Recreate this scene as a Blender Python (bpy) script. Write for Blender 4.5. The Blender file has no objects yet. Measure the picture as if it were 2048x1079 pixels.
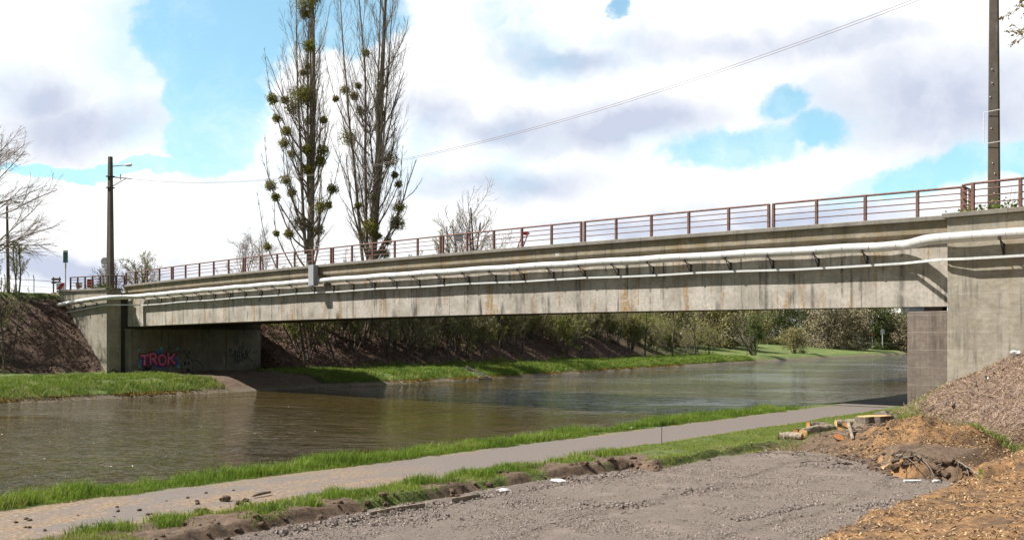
import bpy, math, random
import numpy as np
from mathutils import Vector

# ------------------------------------------------------------------ scene, camera, sky, sun
# world frame: X runs along the bridge, Y away from the viewer along the canal, Z up, water at z = 0
C = bpy.context.scene.collection
SC = bpy.context.scene
RT = np.array([.752, .659]); FW = np.array([-.659, .752])
CS, CW, CZ = 62.4, -34.1, 3.35
FPX = 1855.0
cam = bpy.data.cameras.new('camera'); camo = bpy.data.objects.new('camera', cam); C.objects.link(camo)
camo.location = (CS, CW, CZ)
camo.rotation_euler = (math.pi/2, 0, math.atan2(.659, .752))
cam.sensor_width = 36; cam.lens = 36*FPX/2048; cam.shift_y = (685-539.5)/2048
cam.clip_start = .1; cam.clip_end = 4000
SC.camera = camo
SC.view_settings.view_transform = 'Standard'; SC.view_settings.look = 'None'
SC.view_settings.exposure = .85; SC.view_settings.gamma = 1
SC.cycles.max_bounces = 6; SC.cycles.diffuse_bounces = 3; SC.cycles.glossy_bounces = 3
SC.cycles.transparent_max_bounces = 4

SUND = Vector((.62, .56, -1)).normalized()          # direction the light travels
sl = bpy.data.lights.new('sun', 'SUN'); sl.energy = 4.6; sl.angle = math.radians(.5); sl.color = (1, .95, .87)
so = bpy.data.objects.new('sun', sl); C.objects.link(so)
so.rotation_euler = SUND.to_track_quat('-Z', 'Y').to_euler(); so.location = (0, -60, 60)
SUN_EL = math.asin(-SUND.z); SUN_AZ = math.atan2(-SUND.x, -SUND.y)


class NT:
    """short-hand for building node trees"""
    def __init__(s, tree):
        s.t = tree; s.n = tree.nodes; s.l = tree.links
    def put(s, sock, v):
        if v is None: return
        if hasattr(v, 'is_output'): s.l.new(v, sock)
        elif isinstance(v, (tuple, list)) and sock.type == 'RGBA' and len(v) == 3: sock.default_value = (*v, 1)
        else: sock.default_value = v
    def node(s, typ, ins=None, **kw):
        nd = s.n.new(typ)
        for k, v in kw.items(): setattr(nd, k, v)
        for k, v in (ins or {}).items(): s.put(nd.inputs[k], v)
        return nd
    def math(s, op, a, b=None, c=None, clamp=False):
        nd = s.n.new('ShaderNodeMath'); nd.operation = op; nd.use_clamp = clamp
        s.put(nd.inputs[0], a); s.put(nd.inputs[1], b)
        if c is not None: s.put(nd.inputs[2], c)
        return nd.outputs[0]
    def vm(s, op, a, b=None, out=0):
        nd = s.n.new('ShaderNodeVectorMath'); nd.operation = op
        s.put(nd.inputs[0], a)
        if b is not None: s.put(nd.inputs[1], b)
        return nd.outputs['Value'] if op in ('LENGTH', 'DOT_PRODUCT') else nd.outputs[0]
    def noise(s, vec, scale, detail=4, rough=.55, col=False):
        nd = s.node('ShaderNodeTexNoise', {'Vector': vec, 'Scale': scale, 'Detail': detail, 'Roughness': rough})
        return nd.outputs['Color' if col else 'Fac']
    def ms(s, v, a, b, lo=0., hi=1.):
        nd = s.node('ShaderNodeMapRange', {'Value': v, 'From Min': a, 'From Max': b, 'To Min': lo, 'To Max': hi})
        nd.interpolation_type = 'SMOOTHSTEP'; return nd.outputs[0]
    def mix(s, f, a, b, typ='MIX'):
        nd = s.n.new('ShaderNodeMix'); nd.data_type = 'RGBA'; nd.blend_type = typ
        s.put(nd.inputs[0], f); s.put(nd.inputs[6], a); s.put(nd.inputs[7], b); return nd.outputs[2]
    def sep(s, v):
        nd = s.node('ShaderNodeSeparateXYZ', {0: v}); return nd.outputs
    def comb(s, x, y, z):
        return s.node('ShaderNodeCombineXYZ', {0: x, 1: y, 2: z}).outputs[0]
    def attr(s, name, out='Fac'):
        nd = s.n.new('ShaderNodeAttribute'); nd.attribute_name = name; return nd.outputs[out]
    def pos(s):
        return s.n.new('ShaderNodeNewGeometry').outputs['Position']
    def obj(s):
        return s.n.new('ShaderNodeTexCoord').outputs['Object']
    def bump(s, h, strength, dist, normal=None):
        nd = s.node('ShaderNodeBump', {'Height': h, 'Strength': strength, 'Distance': dist})
        if normal is not None: s.l.new(normal, nd.inputs['Normal'])
        return nd.outputs[0]


def build_world():
    w = bpy.data.worlds.new('World'); SC.world = w; w.use_nodes = True
    t = NT(w.node_tree); w.node_tree.nodes.clear()
    sky = t.n.new('ShaderNodeTexSky'); sky.sky_type = 'NISHITA'; sky.sun_disc = False
    sky.sun_elevation = SUN_EL; sky.sun_rotation = SUN_AZ; sky.air_density = 1; sky.dust_density = .6; sky.ozone_density = 1
    d = t.n.new('ShaderNodeTexCoord').outputs['Generated']
    f = t.math('MAXIMUM', t.vm('DOT_PRODUCT', d, (FW[0], FW[1], 0)), .12)
    u = t.math('DIVIDE', t.vm('DOT_PRODUCT', d, (RT[0], RT[1], 0)), f)
    v = t.math('DIVIDE', t.sep(d)[2], f)
    P = t.comb(u, v, 0)
    n1 = t.vm('SUBTRACT', t.noise(P, 7, 6, .6, True), (.5, .5, .5))
    n2 = t.vm('SUBTRACT', t.noise(P, 24, 6, .65, True), (.5, .5, .5))
    W = t.vm('ADD', P, t.vm('ADD', t.vm('MULTIPLY', n1, (.085, .06, 0)), t.vm('MULTIPLY', n2, (.04, .035, 0))))
    Ws = t.vm('ADD', P, t.vm('MULTIPLY', n1, (.16, .09, 0)))
    def ell(V, cx, cy, rx, ry, rot=0, a=1.2, b=.65):
        q = t.vm('SUBTRACT', V, ((cx-1024)/FPX, (685-cy)/FPX, 0))
        if rot:
            q = t.node('ShaderNodeVectorRotate', {'Vector': q, 'Angle': -math.radians(rot)}, rotation_type='Z_AXIS').outputs[0]
        q = t.vm('MULTIPLY', q, (FPX/rx, FPX/ry, 0))
        return t.ms(t.vm('LENGTH', q), a, b)
    def many(V, lst, **k):
        r = None
        for e in lst:
            x = ell(V, *e, **k); r = x if r is None else t.math('MAXIMUM', r, x)
        return r
    gaps = [(430, 40, 165, 150), (640, 20, 190, 78), (440, 190, 100, 150, 8), (425, 290, 95, 75), (230, 336, 260, 17),
                    (2060, 325, 70, 40),
                    (-330, 160, 200, 120), (2600, 120, 260, 160), (1300, -420, 600, 190), (300, -500, 300, 160)]
    soft = [(1470, 292, 150, 40, 6), (1580, 200, 50, 38), (1225, 14, 22, 18), (1880, 352, 190, 34, 14), (1640, 262, 60, 34)]
    blue = t.math('MAXIMUM', many(W, gaps, a=1.38, b=.62), many(W, soft, a=2.1, b=.1))
    veil = many(Ws, gaps[:8]+soft+[(1180, 560, 260, 40), (900, 330, 120, 60), (1130, 60, 160, 70)], a=2.3, b=.7)
    fl = t.math('ADD', t.math('MULTIPLY', t.noise(W, 10, 9, .66), .75), t.math('MULTIPLY', t.noise(P, 4.0, 5, .6), .45))
    blue = t.ms(t.math('ADD', blue, t.math('MULTIPLY', t.math('SUBTRACT', fl, .6), 1.5)), .22, .84)
    veil = t.math('MULTIPLY', t.math('MULTIPLY', veil, t.ms(t.noise(W, 5, 8, .62), .38, .66)), .62)
    blue = t.math('MAXIMUM', blue, veil)
    big = t.noise(P, 3.1, 5, .55)
    grey = many(Ws, [(150, 255, 240, 66), (40, 195, 150, 66), (1010, 378, 220, 50), (1240, 245, 280, 56, 8), (1560, 85, 380, 46),
                     (1880, 215, 300, 130), (1010, 255, 170, 42), (1330, 470, 300, 36), (1130, 120, 160, 40), (870, 225, 90, 60), (150, 540, 300, 40), (1600, 440, 260, 40), (700, -200, 300, 60), (1500, -220, 300, 70)], a=1.5, b=.1)
    grey = t.math('MULTIPLY', grey, t.ms(t.noise(W, 4.2, 6, .58), .30, .60, .50, 1.12))
    puff = t.noise(W, 9, 7, .6)
    grey = t.math('ADD', grey, t.ms(puff, .55, .8, 0, .12), clamp=True)
    wht = t.mix(t.ms(t.noise(W, 6, 8, .6), .35, .7), (.70, .70, .70), (.575, .585, .60))
    cl = t.mix(grey, wht, (.345, .38, .465))
    raw = t.mix(1, sky.outputs[0], (.05, .05, .05), 'MULTIPLY')
    skyc = t.mix(1, sky.outputs[0], (1.0, 1.5, 1.42), 'MULTIPLY')
    skyc = t.mix(1, skyc, (.080, .078, .076), 'MULTIPLY')
    # paler toward the horizon is the sky model's own; thin veil in front of the blue
    wisp = t.ms(t.noise(W, 4, 9, .68), .42, .78, 0, .75)
    skyc = t.mix(t.math('ADD', wisp, .16), skyc, (.52, .62, .65))
    # clouds stand in the half of the sky faced here; overhead and behind, out of view, it is dimmed and greyed to cut ambient light
    fr = t.math('ADD', t.vm('DOT_PRODUCT', d, (FW[0], FW[1], 0)), t.math('MULTIPLY', t.math('SUBTRACT', big, .5), .5))
    clear = t.math('MAXIMUM', t.ms(fr, .42, .12), t.ms(t.math('ADD', t.sep(d)[2], t.math('MULTIPLY', t.math('SUBTRACT', big, .5), .3)), .50, .62))
    skyc = t.mix(clear, skyc, t.mix(.5, raw, (.15, .15, .15)))
    blue = t.math('MAXIMUM', blue, clear)
    allc = t.mix(blue, cl, skyc)
    # below the horizon: dull earth tone
    allc = t.mix(t.ms(t.sep(d)[2], -.06, 0), (.12, .11, .09), allc)
    bg = t.node('ShaderNodeBackground', {'Color': allc, 'Strength': 1.0})
    o = t.n.new('ShaderNodeOutputWorld'); t.l.new(bg.outputs[0], o.inputs[0])
build_world()

# ------------------------------------------------------------------ helpers: places and meshes
def uv(s, w, z):
    """where a point shows in the photo (only for checking)"""
    a = np.array([s-CS, w-CW]); Z = a@FW; X = a@RT
    return 1024+FPX*X/Z, 685-FPX*(z-CZ)/Z
def at(x, y, z):
    """ground point of height z seen at photo pixel x, y"""
    Z = FPX*(CZ-z)/(y-685); X = (x-1024)/FPX*Z
    p = np.array([CS, CW])+X*RT+Z*FW
    return p
def at_depth(x, y, Z):
    X = (x-1024)/FPX*Z; p = np.array([CS, CW])+X*RT+Z*FW
    return np.array([p[0], p[1], CZ+(685-y)*Z/FPX])

rs = np.random.RandomState
_T = rs(5).rand(256, 256)
def vnoise(x, y, seed=0):
    x = np.asarray(x, float)+seed*17.31; y = np.asarray(y, float)+seed*9.77
    xi = np.floor(x).astype(int); yi = np.floor(y).astype(int); fx = x-xi; fy = y-yi
    fx = fx*fx*(3-2*fx); fy = fy*fy*(3-2*fy)
    a = _T[xi & 255, yi & 255]; b = _T[(xi+1) & 255, yi & 255]; c = _T[xi & 255, (yi+1) & 255]; d = _T[(xi+1) & 255, (yi+1) & 255]
    return (a*(1-fx)+b*fx)*(1-fy)+(c*(1-fx)+d*fx)*fy
def fbm(x, y, seed=0, o=4):
    r = 0; a = .5; x = np.asarray(x, float); y = np.asarray(y, float)
    for i in range(o):
        r = r+a*(vnoise(x, y, seed+i)-.5); x = x*2.03; y = y*2.03; a *= .5
    return r
def sst(x, a, b):
    t = np.clip((x-a)/(b-a+1e-9), 0, 1); return t*t*(3-2*t)

def mesh(name, V, F, mats=None, smooth=False, attrs=None, mi=None):
    """V (n,3), F list of face arrays (each (m,k))"""
    if not isinstance(F, (list, tuple)): F = [F]
    F = [np.asarray(f, np.int32) for f in F if len(f)]
    me = bpy.data.meshes.new(name)
    V = np.asarray(V, np.float32)
    me.vertices.add(len(V)); me.vertices.foreach_set('co', V.ravel())
    nl = sum(f.size for f in F); nf = sum(len(f) for f in F)
    me.loops.add(nl); me.polygons.add(nf)
    me.loops.foreach_set('vertex_index', np.concatenate([f.ravel() for f in F]))
    tot = np.concatenate([np.full(len(f), f.shape[1], np.int32) for f in F])
    st = np.zeros(nf, np.int32); st[1:] = np.cumsum(tot)[:-1]
    me.polygons.foreach_set('loop_start', st); me.polygons.foreach_set('loop_total', tot)
    me.polygons.foreach_set('use_smooth', np.full(nf, bool(smooth)))
    if mi is not None: me.polygons.foreach_set('material_index', np.asarray(mi, np.int32))
    for m in (mats if isinstance(mats, (list, tuple)) else [mats]):
        if m: me.materials.append(m)
    for k, a in (attrs or {}).items():
        a = np.asarray(a, np.float32)
        if a.ndim == 1:
            at_ = me.attributes.new(k, 'FLOAT', 'POINT'); at_.data.foreach_set('value', a)
        else:
            at_ = me.attributes.new(k, 'FLOAT_COLOR', 'POINT'); at_.data.foreach_set('color', a.ravel())
    me.update(calc_edges=True); me.validate()
    return me

def tag(o, label=None, cat=None, group=None, kind=None):
    if label: o['label'] = label
    if cat: o['category'] = cat
    if group: o['group'] = group
    if kind: o['kind'] = kind
    return o
def link(name, me, parent=None, loc=None):
    o = bpy.data.objects.new(name, me); C.objects.link(o)
    if loc is not None: o.location = loc
    if parent: o.parent = parent
    return o
def thing(name, label, cat, loc=(0, 0, 0), group=None):
    o = bpy.data.objects.new(name, None); C.objects.link(o); o.location = loc; o.empty_display_size = .3
    return tag(o, label, cat, group)
def off(parent):
    """location of the parent chain (translations only)"""
    v = np.zeros(3)
    while parent is not None:
        v += np.array(parent.location); parent = parent.parent
    return v

class MB:
    """collects pieces given in world coordinates, builds ONE mesh object"""
    def __init__(s): s.v = []; s.f = {}; s.n = 0
    def add(s, V, F):
        V = np.asarray(V, float); s.v.append(V)
        for f in (F if isinstance(F, list) else [F]):
            f = np.asarray(f, int)
            if len(f): s.f.setdefault(f.shape[1], []).append(f+s.n)
        s.n += len(V); return s
    def box(s, a, b, rot=0, bev=0):
        a = np.array(a, float); b = np.array(b, float); c = (a+b)/2; h = (b-a)/2
        if bev <= 0:
            V = np.array([[x, y, z] for x in (-1, 1) for y in (-1, 1) for z in (-1, 1)])*h
            F = [[0, 1, 3, 2], [4, 6, 7, 5], [0, 4, 5, 1], [2, 3, 7, 6], [0, 2, 6, 4], [1, 5, 7, 3]]
            Fs = [np.array(F)]
        else:
            hb = h-bev; V = []; idx = {}
            for x in (-1, 1):
                for y in (-1, 1):
                    for z in (-1, 1):
                        for ax in range(3):
                            p = np.array([x, y, z])*hb; p[ax] = (x, y, z)[ax]*h[ax]
                            idx[(x, y, z, ax)] = len(V); V.append(p)
            V = np.array(V); Q = []; T = []
            for ax in range(3):
                o1, o2 = [k for k in range(3) if k != ax]
                for sg in (-1, 1):
                    q = []
                    for (i, j) in ((-1, -1), (1, -1), (1, 1), (-1, 1)):
                        k = [0, 0, 0]; k[ax] = sg; k[o1] = i; k[o2] = j; q.append(idx[(*k, ax)])
                    Q.append(q)
                for i in (-1, 1):
                    for j in (-1, 1):
                        k0 = [0, 0, 0]; k0[o1] = i; k0[o2] = j; k1 = list(k0); k0[ax] = -1; k1[ax] = 1
                        Q.append([idx[(*k0, o1)], idx[(*k1, o1)], idx[(*k1, o2)], idx[(*k0, o2)]])
            for x in (-1, 1):
                for y in (-1, 1):
                    for z in (-1, 1): T.append([idx[(x, y, z, k)] for k in range(3)])
            Fs = [np.array(Q), np.array(T)]
        if rot:
            cr, sr = math.cos(rot), math.sin(rot)
            V = np.stack([V[:, 0]*cr-V[:, 1]*sr, V[:, 0]*sr+V[:, 1]*cr, V[:, 2]], 1)
        return s.add(V+c, Fs)
    def tube(s, pts, rad, k=6, cap=True):
        V, F = tube(pts, rad, k)
        s.add(V, F)
        if cap:
            n = len(pts); s.add(V[:k], np.array([list(range(k))])); s.add(V[(n-1)*k:], np.array([list(range(k))]))
        return s
    def prism(s, poly, a, b):
        """poly (n,2) in (x,z)->extruded along y from a to b"""
        n = len(poly); P = np.array(poly, float)
        V = np.concatenate([np.stack([P[:, 0], np.full(n, a), P[:, 1]], 1), np.stack([P[:, 0], np.full(n, b), P[:, 1]], 1)])
        s.add(V, np.array([[i, (i+1) % n, n+(i+1) % n, n+i] for i in range(n)]))
        s.add(V[:n], np.array([list(range(n))])); s.add(V[n:], np.array([list(range(n))])); return s
    def sweep(s, prof, S, zf, wf=None):
        """profile (w, dz) swept along s with height zf(s)"""
        n = len(prof); m = len(S); V = np.zeros((m, n, 3))
        for i, (w, dz) in enumerate(prof):
            V[:, i, 0] = S; V[:, i, 1] = w+(0 if wf is None else wf(S)); V[:, i, 2] = zf(S)+(dz(S) if callable(dz) else dz)
        V = V.reshape(-1, 3)
        F = [[j*n+i, j*n+(i+1) % n, (j+1)*n+(i+1) % n, (j+1)*n+i] for j in range(m-1) for i in range(n)]
        s.add(V, np.array(F)); s.add(V[:n], np.array([list(range(n))])); s.add(V[-n:], np.array([list(range(n))])); return s
    def build(s, name, mat, parent=None, smooth=False, attrs=None):
        V = np.concatenate(s.v)
        me = mesh(name, V-off(parent), [np.concatenate(f) for f in s.f.values()], mat, smooth, attrs)
        return link(name, me, parent)

def tube(pts, rad, k):
    P = np.asarray(pts, float); n = len(P); rad = np.broadcast_to(np.asarray(rad, float), (n,))
    T = np.empty_like(P); T[1:-1] = P[2:]-P[:-2]; T[0] = P[1]-P[0]; T[-1] = P[-1]-P[-2]
    T /= np.linalg.norm(T, axis=1)[:, None]+1e-9
    m = T.mean(0); up = np.array([0, 0, 1.]) if abs(m[2]) < .8*np.linalg.norm(m)+1e-9 else np.array([1., 0, 0])
    A = np.cross(T, up); A /= np.linalg.norm(A, axis=1)[:, None]+1e-9; B = np.cross(T, A)
    an = np.arange(k)*2*math.pi/k+.4
    V = P[:, None]+rad[:, None, None]*(np.cos(an)[None, :, None]*A[:, None]+np.sin(an)[None, :, None]*B[:, None])
    i = np.arange(n-1)[:, None]*k; j = np.arange(k)[None]; j2 = (j+1) % k
    F = np.stack([i+j, i+j2, i+k+j2, i+k+j], -1).reshape(-1, 4)
    return V.reshape(-1, 3), F

# ------------------------------------------------------------------ materials
def material(name, fn):
    m = bpy.data.materials.new(name); m.use_nodes = True
    t = NT(m.node_tree); bs = t.n['Principled BSDF']
    r = fn(t)
    for k, v in r.items(): t.put(bs.inputs[k], v)
    return m
def flat(name, col, rough=.6, metal=0., var=.15, scale=6, bump=0):
    def fn(t):
        p = t.obj(); n = t.noise(p, scale, 5)
        c = t.mix(t.ms(n, .3, .7), tuple(x*(1-var) for x in col), tuple(min(1, x*(1+var)) for x in col))
        r = {'Base Color': c, 'Roughness': rough, 'Metallic': metal}
        if bump: r['Normal'] = t.bump(t.noise(p, scale*4, 5), .6, bump)
        return r
    return material(name, fn)

def concrete(name, light, dark, streak=.7, rust=.5, board=False, moss=0., period=0.):
    def fn(t):
        p = t.pos(); x, y, z = t.sep(p)[:3]
        h = t.math('ADD', x, t.math('MULTIPLY', y, .77))
        n1 = t.noise(p, .9, 6, .6); n2 = t.noise(p, 7, 6, .65); n3 = t.noise(p, 45, 3, .6)
        c = t.mix(t.ms(n1, .3, .7), dark, light)
        c = t.mix(t.ms(n2, .35, .75, 0, .55), c, tuple(v*.62 for v in dark))
        c = t.mix(t.ms(n3, .45, .75, 0, .35), c, tuple(min(1, v*1.35) for v in light))
        # rain streaks running down
        sv = t.comb(t.math('MULTIPLY', h, 1.0), 0, t.math('MULTIPLY', z, .06))
        s1 = t.noise(sv, 2.4, 5, .7); s2 = t.noise(sv, 9, 3, .6)
        brk = t.ms(t.noise(p, 1.3, 3), .3, .65)
        st = t.math('MULTIPLY', t.ms(t.math('ADD', t.math('MULTIPLY', s1, .7), t.math('MULTIPLY', s2, .3)), .495, .63), brk)
        if period:
            fr = t.math('ABSOLUTE', t.math('SUBTRACT', t.math('FRACT', t.math('ADD', t.math('DIVIDE', h, period), t.math('MULTIPLY', t.noise(sv, .7, 2), 1.3))), .5))
            pk = t.math('MULTIPLY', t.math('MULTIPLY', t.ms(fr, .085, .0), t.ms(t.noise(p, .6, 2), .30, .52)), t.ms(t.noise(p, 2.2, 5, .65), .36, .56, .1, .72))
            st = t.math('MAXIMUM', st, pk)
        c = t.mix(t.math('MULTIPLY', st, streak), c, (.055, .050, .042))
        lime = t.ms(t.noise(t.comb(t.math('MULTIPLY', h, 1.0), 3, t.math('MULTIPLY', z, .12)), 3.3, 4, .7), .62, .74, 0, .5)
        c = t.mix(lime, c, (.52, .49, .43))
        ru = t.noise(t.comb(t.math('MULTIPLY', h, 1.0), 7, t.math('MULTIPLY', z, .1)), 1.7, 4, .7)
        c = t.mix(t.math('MULTIPLY', t.math('MULTIPLY', t.ms(ru, .53, .66), rust), t.ms(n2, .3, .6)), c, (.30, .17, .045))
        if moss: c = t.mix(t.ms(t.noise(p, 2.1, 6, .7), .45, .68, 0, moss), c, (.20, .155, .05))
        hgt = t.math('ADD', t.math('MULTIPLY', n2, .5), t.math('MULTIPLY', n3, .5))
        if board:
            fb = t.math('FRACT', t.math('DIVIDE', z, .62)); ln = t.ms(t.math('ABSOLUTE', t.math('SUBTRACT', fb, .5)), .47, .497)
            c = t.mix(t.math('MULTIPLY', ln, t.math('MULTIPLY', n1, .55)), c, (.5, .47, .43))
            bl = t.noise(t.comb(t.math('MULTIPLY', h, .25), 0, z), 9, 3); c = t.mix(t.ms(bl, .45, .62, 0, .3), c, tuple(v*.7 for v in dark))
        return {'Base Color': c, 'Roughness': .9, 'Normal': t.bump(hgt, .5, .012)}
    return material(name, fn)

M = {}
M['girder'] = concrete('girder_concrete', (.53, .485, .43), (.305, .275, .232), 1.0, 1.0, period=1.842)
M['fascia'] = concrete('fascia_concrete', (.36, .31, .235), (.21, .18, .135), .8, .6, moss=.55)
M['coping'] = concrete('coping_concrete', (.27, .25, .215), (.19, .175, .15), .5, .1)
M['abut'] = concrete('abutment_concrete', (.40, .365, .30), (.28, .25, .20), .6, .3, board=True, moss=.18)
M['shadepier'] = concrete('shade_toned_pier_concrete', (.23, .205, .165), (.13, .118, .09), .8, .2, moss=.3)  # under-deck shade is mixed into this base colour, along with stains and moss
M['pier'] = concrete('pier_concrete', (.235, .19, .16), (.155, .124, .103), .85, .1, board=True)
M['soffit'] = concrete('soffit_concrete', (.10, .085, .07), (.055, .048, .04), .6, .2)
M['pole'] = concrete('pole_concrete', (.125, .105, .085), (.08, .065, .052), .5, .1)
M['rail'] = flat('rusty_red_rail_paint', (.165, .08, .062), .6, 0, .35, 9)
M['raildark'] = flat('darker_rail_tone', (.10, .065, .055), .7, 0, .35, 9)  # darker tone for the left abutment railing
M['iron'] = flat('dark_bracket_iron', (.045, .033, .03), .6, .3, .3, 8)
def _pipe(t):
    p = t.pos(); x = t.sep(p)[0]
    fr = t.math('ABSOLUTE', t.math('SUBTRACT', t.math('FRACT', t.math('DIVIDE', x, .98)), .5))
    seam = t.ms(fr, .485, .497)
    n = t.noise(p, 3, 5)
    c = t.mix(t.ms(n, .35, .75), (.74, .73, .72), (.62, .61, .60))
    c = t.mix(t.math('MULTIPLY', seam, .65), c, (.22, .21, .2))
    c = t.mix(t.ms(t.noise(t.vm('MULTIPLY', p, (.5, 3, 3)), 1.6, 6, .7), .52, .72, 0, .55), c, (.40, .37, .33))
    pan = t.node('ShaderNodeTexWhiteNoise', {'W': t.math('FLOOR', t.math('ADD', t.math('DIVIDE', x, .98), .5))}, noise_dimensions='1D').outputs['Value']
    c = t.mix(t.math('MULTIPLY', pan, .28), c, (.42, .40, .38))
    return {'Base Color': c, 'Roughness': .42, 'Metallic': .3, 'Normal': t.bump(t.math('ADD', t.math('MULTIPLY', seam, -1), t.math('MULTIPLY', t.noise(p, 5, 3), .5)), .5, .01)}
M['pipe'] = material('pipe_cladding', _pipe)
M['tray'] = flat('galvanised_tray', (.62, .63, .62), .5, .12, .12, 14)
M['boxgrey'] = flat('grey_painted_box', (.33, .34, .36), .6, 0, .08, 5)
M['white'] = flat('white_sheet', (.75, .75, .74), .7, 0, .1, 9)
M['wire'] = flat('wire_grey', (.13, .10, .10), .6, .2, .1, 5)
def _bark(t):
    p = t.obj(); n = t.noise(t.vm('MULTIPLY', p, (1, 1, .25)), 9, 6, .65)
    c = t.mix(t.ms(n, .35, .7), (.065, .052, .040), (.17, .145, .115))
    c = t.mix(t.ms(t.noise(p, 1.3, 4), .48, .7, 0, .5), c, (.10, .105, .04))
    return {'Base Color': c, 'Roughness': .95}
M['bark'] = material('bark', _bark)
M['poplarbark'] = flat('pale_poplar_bark', (.21, .18, .145), .95, 0, .4, 5)
M['twig'] = flat('twig_bark', (.23, .19, .155), .9, 0, .3, 3)
M['twiggreen'] = flat('mossy_twig_bark', (.19, .18, .085), .9, 0, .3, 1.2)
M['palebark'] = flat('pale_log_bark', (.27, .225, .165), .9, 0, .4, 10, .01)
M['darkbark'] = flat('dark_log_bark', (.14, .11, .085), .95, 0, .4, 12, .02)
M['cutwood'] = flat('fresh_cut_wood', (.56, .36, .16), .8, 0, .25, 14)
M['redwood'] = flat('reddish_cut_alder_wood', (.48, .19, .06), .8, 0, .25, 14)
def leafm(name, a, b, sss=0, dry=False):
    def fn(t):
        r = t.attr('rnd')
        if dry: a2 = t.mix(t.ms(r, .84, .95), t.mix(r, a, b), (.42, .34, .16))
        else: a2 = t.mix(r, a, b)
        if sss:
            bs = t.n['Principled BSDF']; out = t.n['Material Output']
            tr = t.node('ShaderNodeBsdfTranslucent', {'Color': a2})
            mx = t.node('ShaderNodeMixShader', {0: sss}); t.l.new(bs.outputs[0], mx.inputs[1]); t.l.new(tr.outputs[0], mx.inputs[2]); t.l.new(mx.outputs[0], out.inputs[0])
        return {'Base Color': a2, 'Roughness': .65, 'Specular IOR Level': .3}
    return material(name, fn)
M['mistle'] = leafm('mistletoe_leaf', (.11, .115, .022), (.34, .31, .08), .35)
M['spring'] = leafm('young_spring_leaf', (.19, .225, .045), (.42, .41, .13), .3)
M['brownleaf'] = leafm('bronze_young_leaf', (.16, .12, .04), (.34, .27, .11), .3)
M['bushleaf'] = leafm('olive_bush_leaf', (.20, .185, .075), (.40, .36, .16), .3)
M['darkleaf'] = leafm('dark_tree_leaf', (.05, .075, .02), (.15, .18, .05), .3)
M['greybush'] = leafm('grey_brown_catkin_twig', (.17, .145, .085), (.33, .28, .17))
M['grass'] = leafm('grass_blade', (.07, .145, .016), (.30, .40, .055), .35, True)
M['grassdry'] = leafm('short_grass_blade', (.13, .20, .022), (.33, .39, .07), .35, True)
M['grassfar'] = leafm('bank_grass_blade', (.065, .135, .014), (.26, .34, .05), .35, True)
M['chip'] = leafm('wood_chip', (.10, .05, .022), (.60, .42, .23))
M['straw'] = leafm('dry_twig_litter', (.14, .09, .06), (.50, .37, .25))
M['litterdark'] = leafm('dead_leaf_litter', (.07, .045, .03), (.34, .22, .15))
M['stone'] = leafm('gravel_stone', (.12, .095, .08), (.33, .275, .235))
M['clod'] = flat('dark_soil_clod', (.10, .066, .042), .95, 0, .4, 14, .02)
M['rock'] = flat('pale_bank_stone', (.30, .27, .23), .9, 0, .35, 6, .02)
M['yellowmoss'] = leafm('ochre_moss', (.13, .10, .015), (.42, .29, .03))

# ------------------------------------------------------------------ terrain
SH_W = np.array([-200, -60, -14.5, -1.8, 29.5, 60, 91, 140, 243, 400, 700])
SH_S = np.array([18, 12.5, 8.1, 6.9, 4.0, -2.4, -9, -16.5, -30, -70, -200])
def shore(w): return np.interp(w, SH_W, SH_S)+fbm(np.asarray(w)*.5, 3.3, 4)*.8
def H(s, w):
    s = np.asarray(s, float); w = np.asarray(w, float)
    d = shore(w)-s
    z = np.interp(d, [-6, -1.5, 0, .28, 1.9, 3.2, 12, 40, 400], [-1.5, -.9, -.03, .16, .72, .92, 1.05, 1.3, 4])
    ef = sst(w, 11.2, 12.5)*(1-sst(w, 88, 128))
    z = z+ef*np.clip((d-9.6+fbm(w*.25, s*.25, 9)*1.5)*.62, 0, 6.2)
    z = z+sst(w, 85, 150)*sst(d, 4, 26)*2.0*(1-.35*sst(w, 170, 230))
    lp = np.clip(-.93*(s+7)+.35*(w+1.5)+fbm(s*.6, w*.6, 2)*.8, 0, 6.15)*(w < -.9)
    z = z+lp
    z = np.where((s < -7.4) & (w >= -.75) & (w < 12.5), 7.2, z)
    # near bank
    n = s-45.75-fbm(w*.7, 1.1, 3)*.5
    zn = np.interp(n, [-6, -1.5, 0, .35, .9, 1.9, 2.2], [-1.5, -1.0, -.02, .45, .80, .93, .93])
    zn = zn+.07*sst(s, 50.4, 50.9)
    zn = zn+.27*sst(s, 52.2, 54.2)*sst(w, -20.5, -17)
    ep = 2.03+np.where(s < 53, .64, .449)*(s-53)+.259*(w+1.5)+fbm(s*.8, w*.8, 6)*.25*sst(s, 51.5, 53)
    k = np.maximum(zn, np.minimum(ep, 7.2)); zn = np.where(w < -1.1, k, zn)
    zn = np.where((s > 53.6) & (w >= -1.3) & (w < 12.4), 7.2, zn)
    zn = np.where((s > 51.5) & (w >= 12.4), np.clip(7.2-.6*(w-12.4), .95, 7.2), zn)
    return np.where(s > 25, zn, z)

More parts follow.
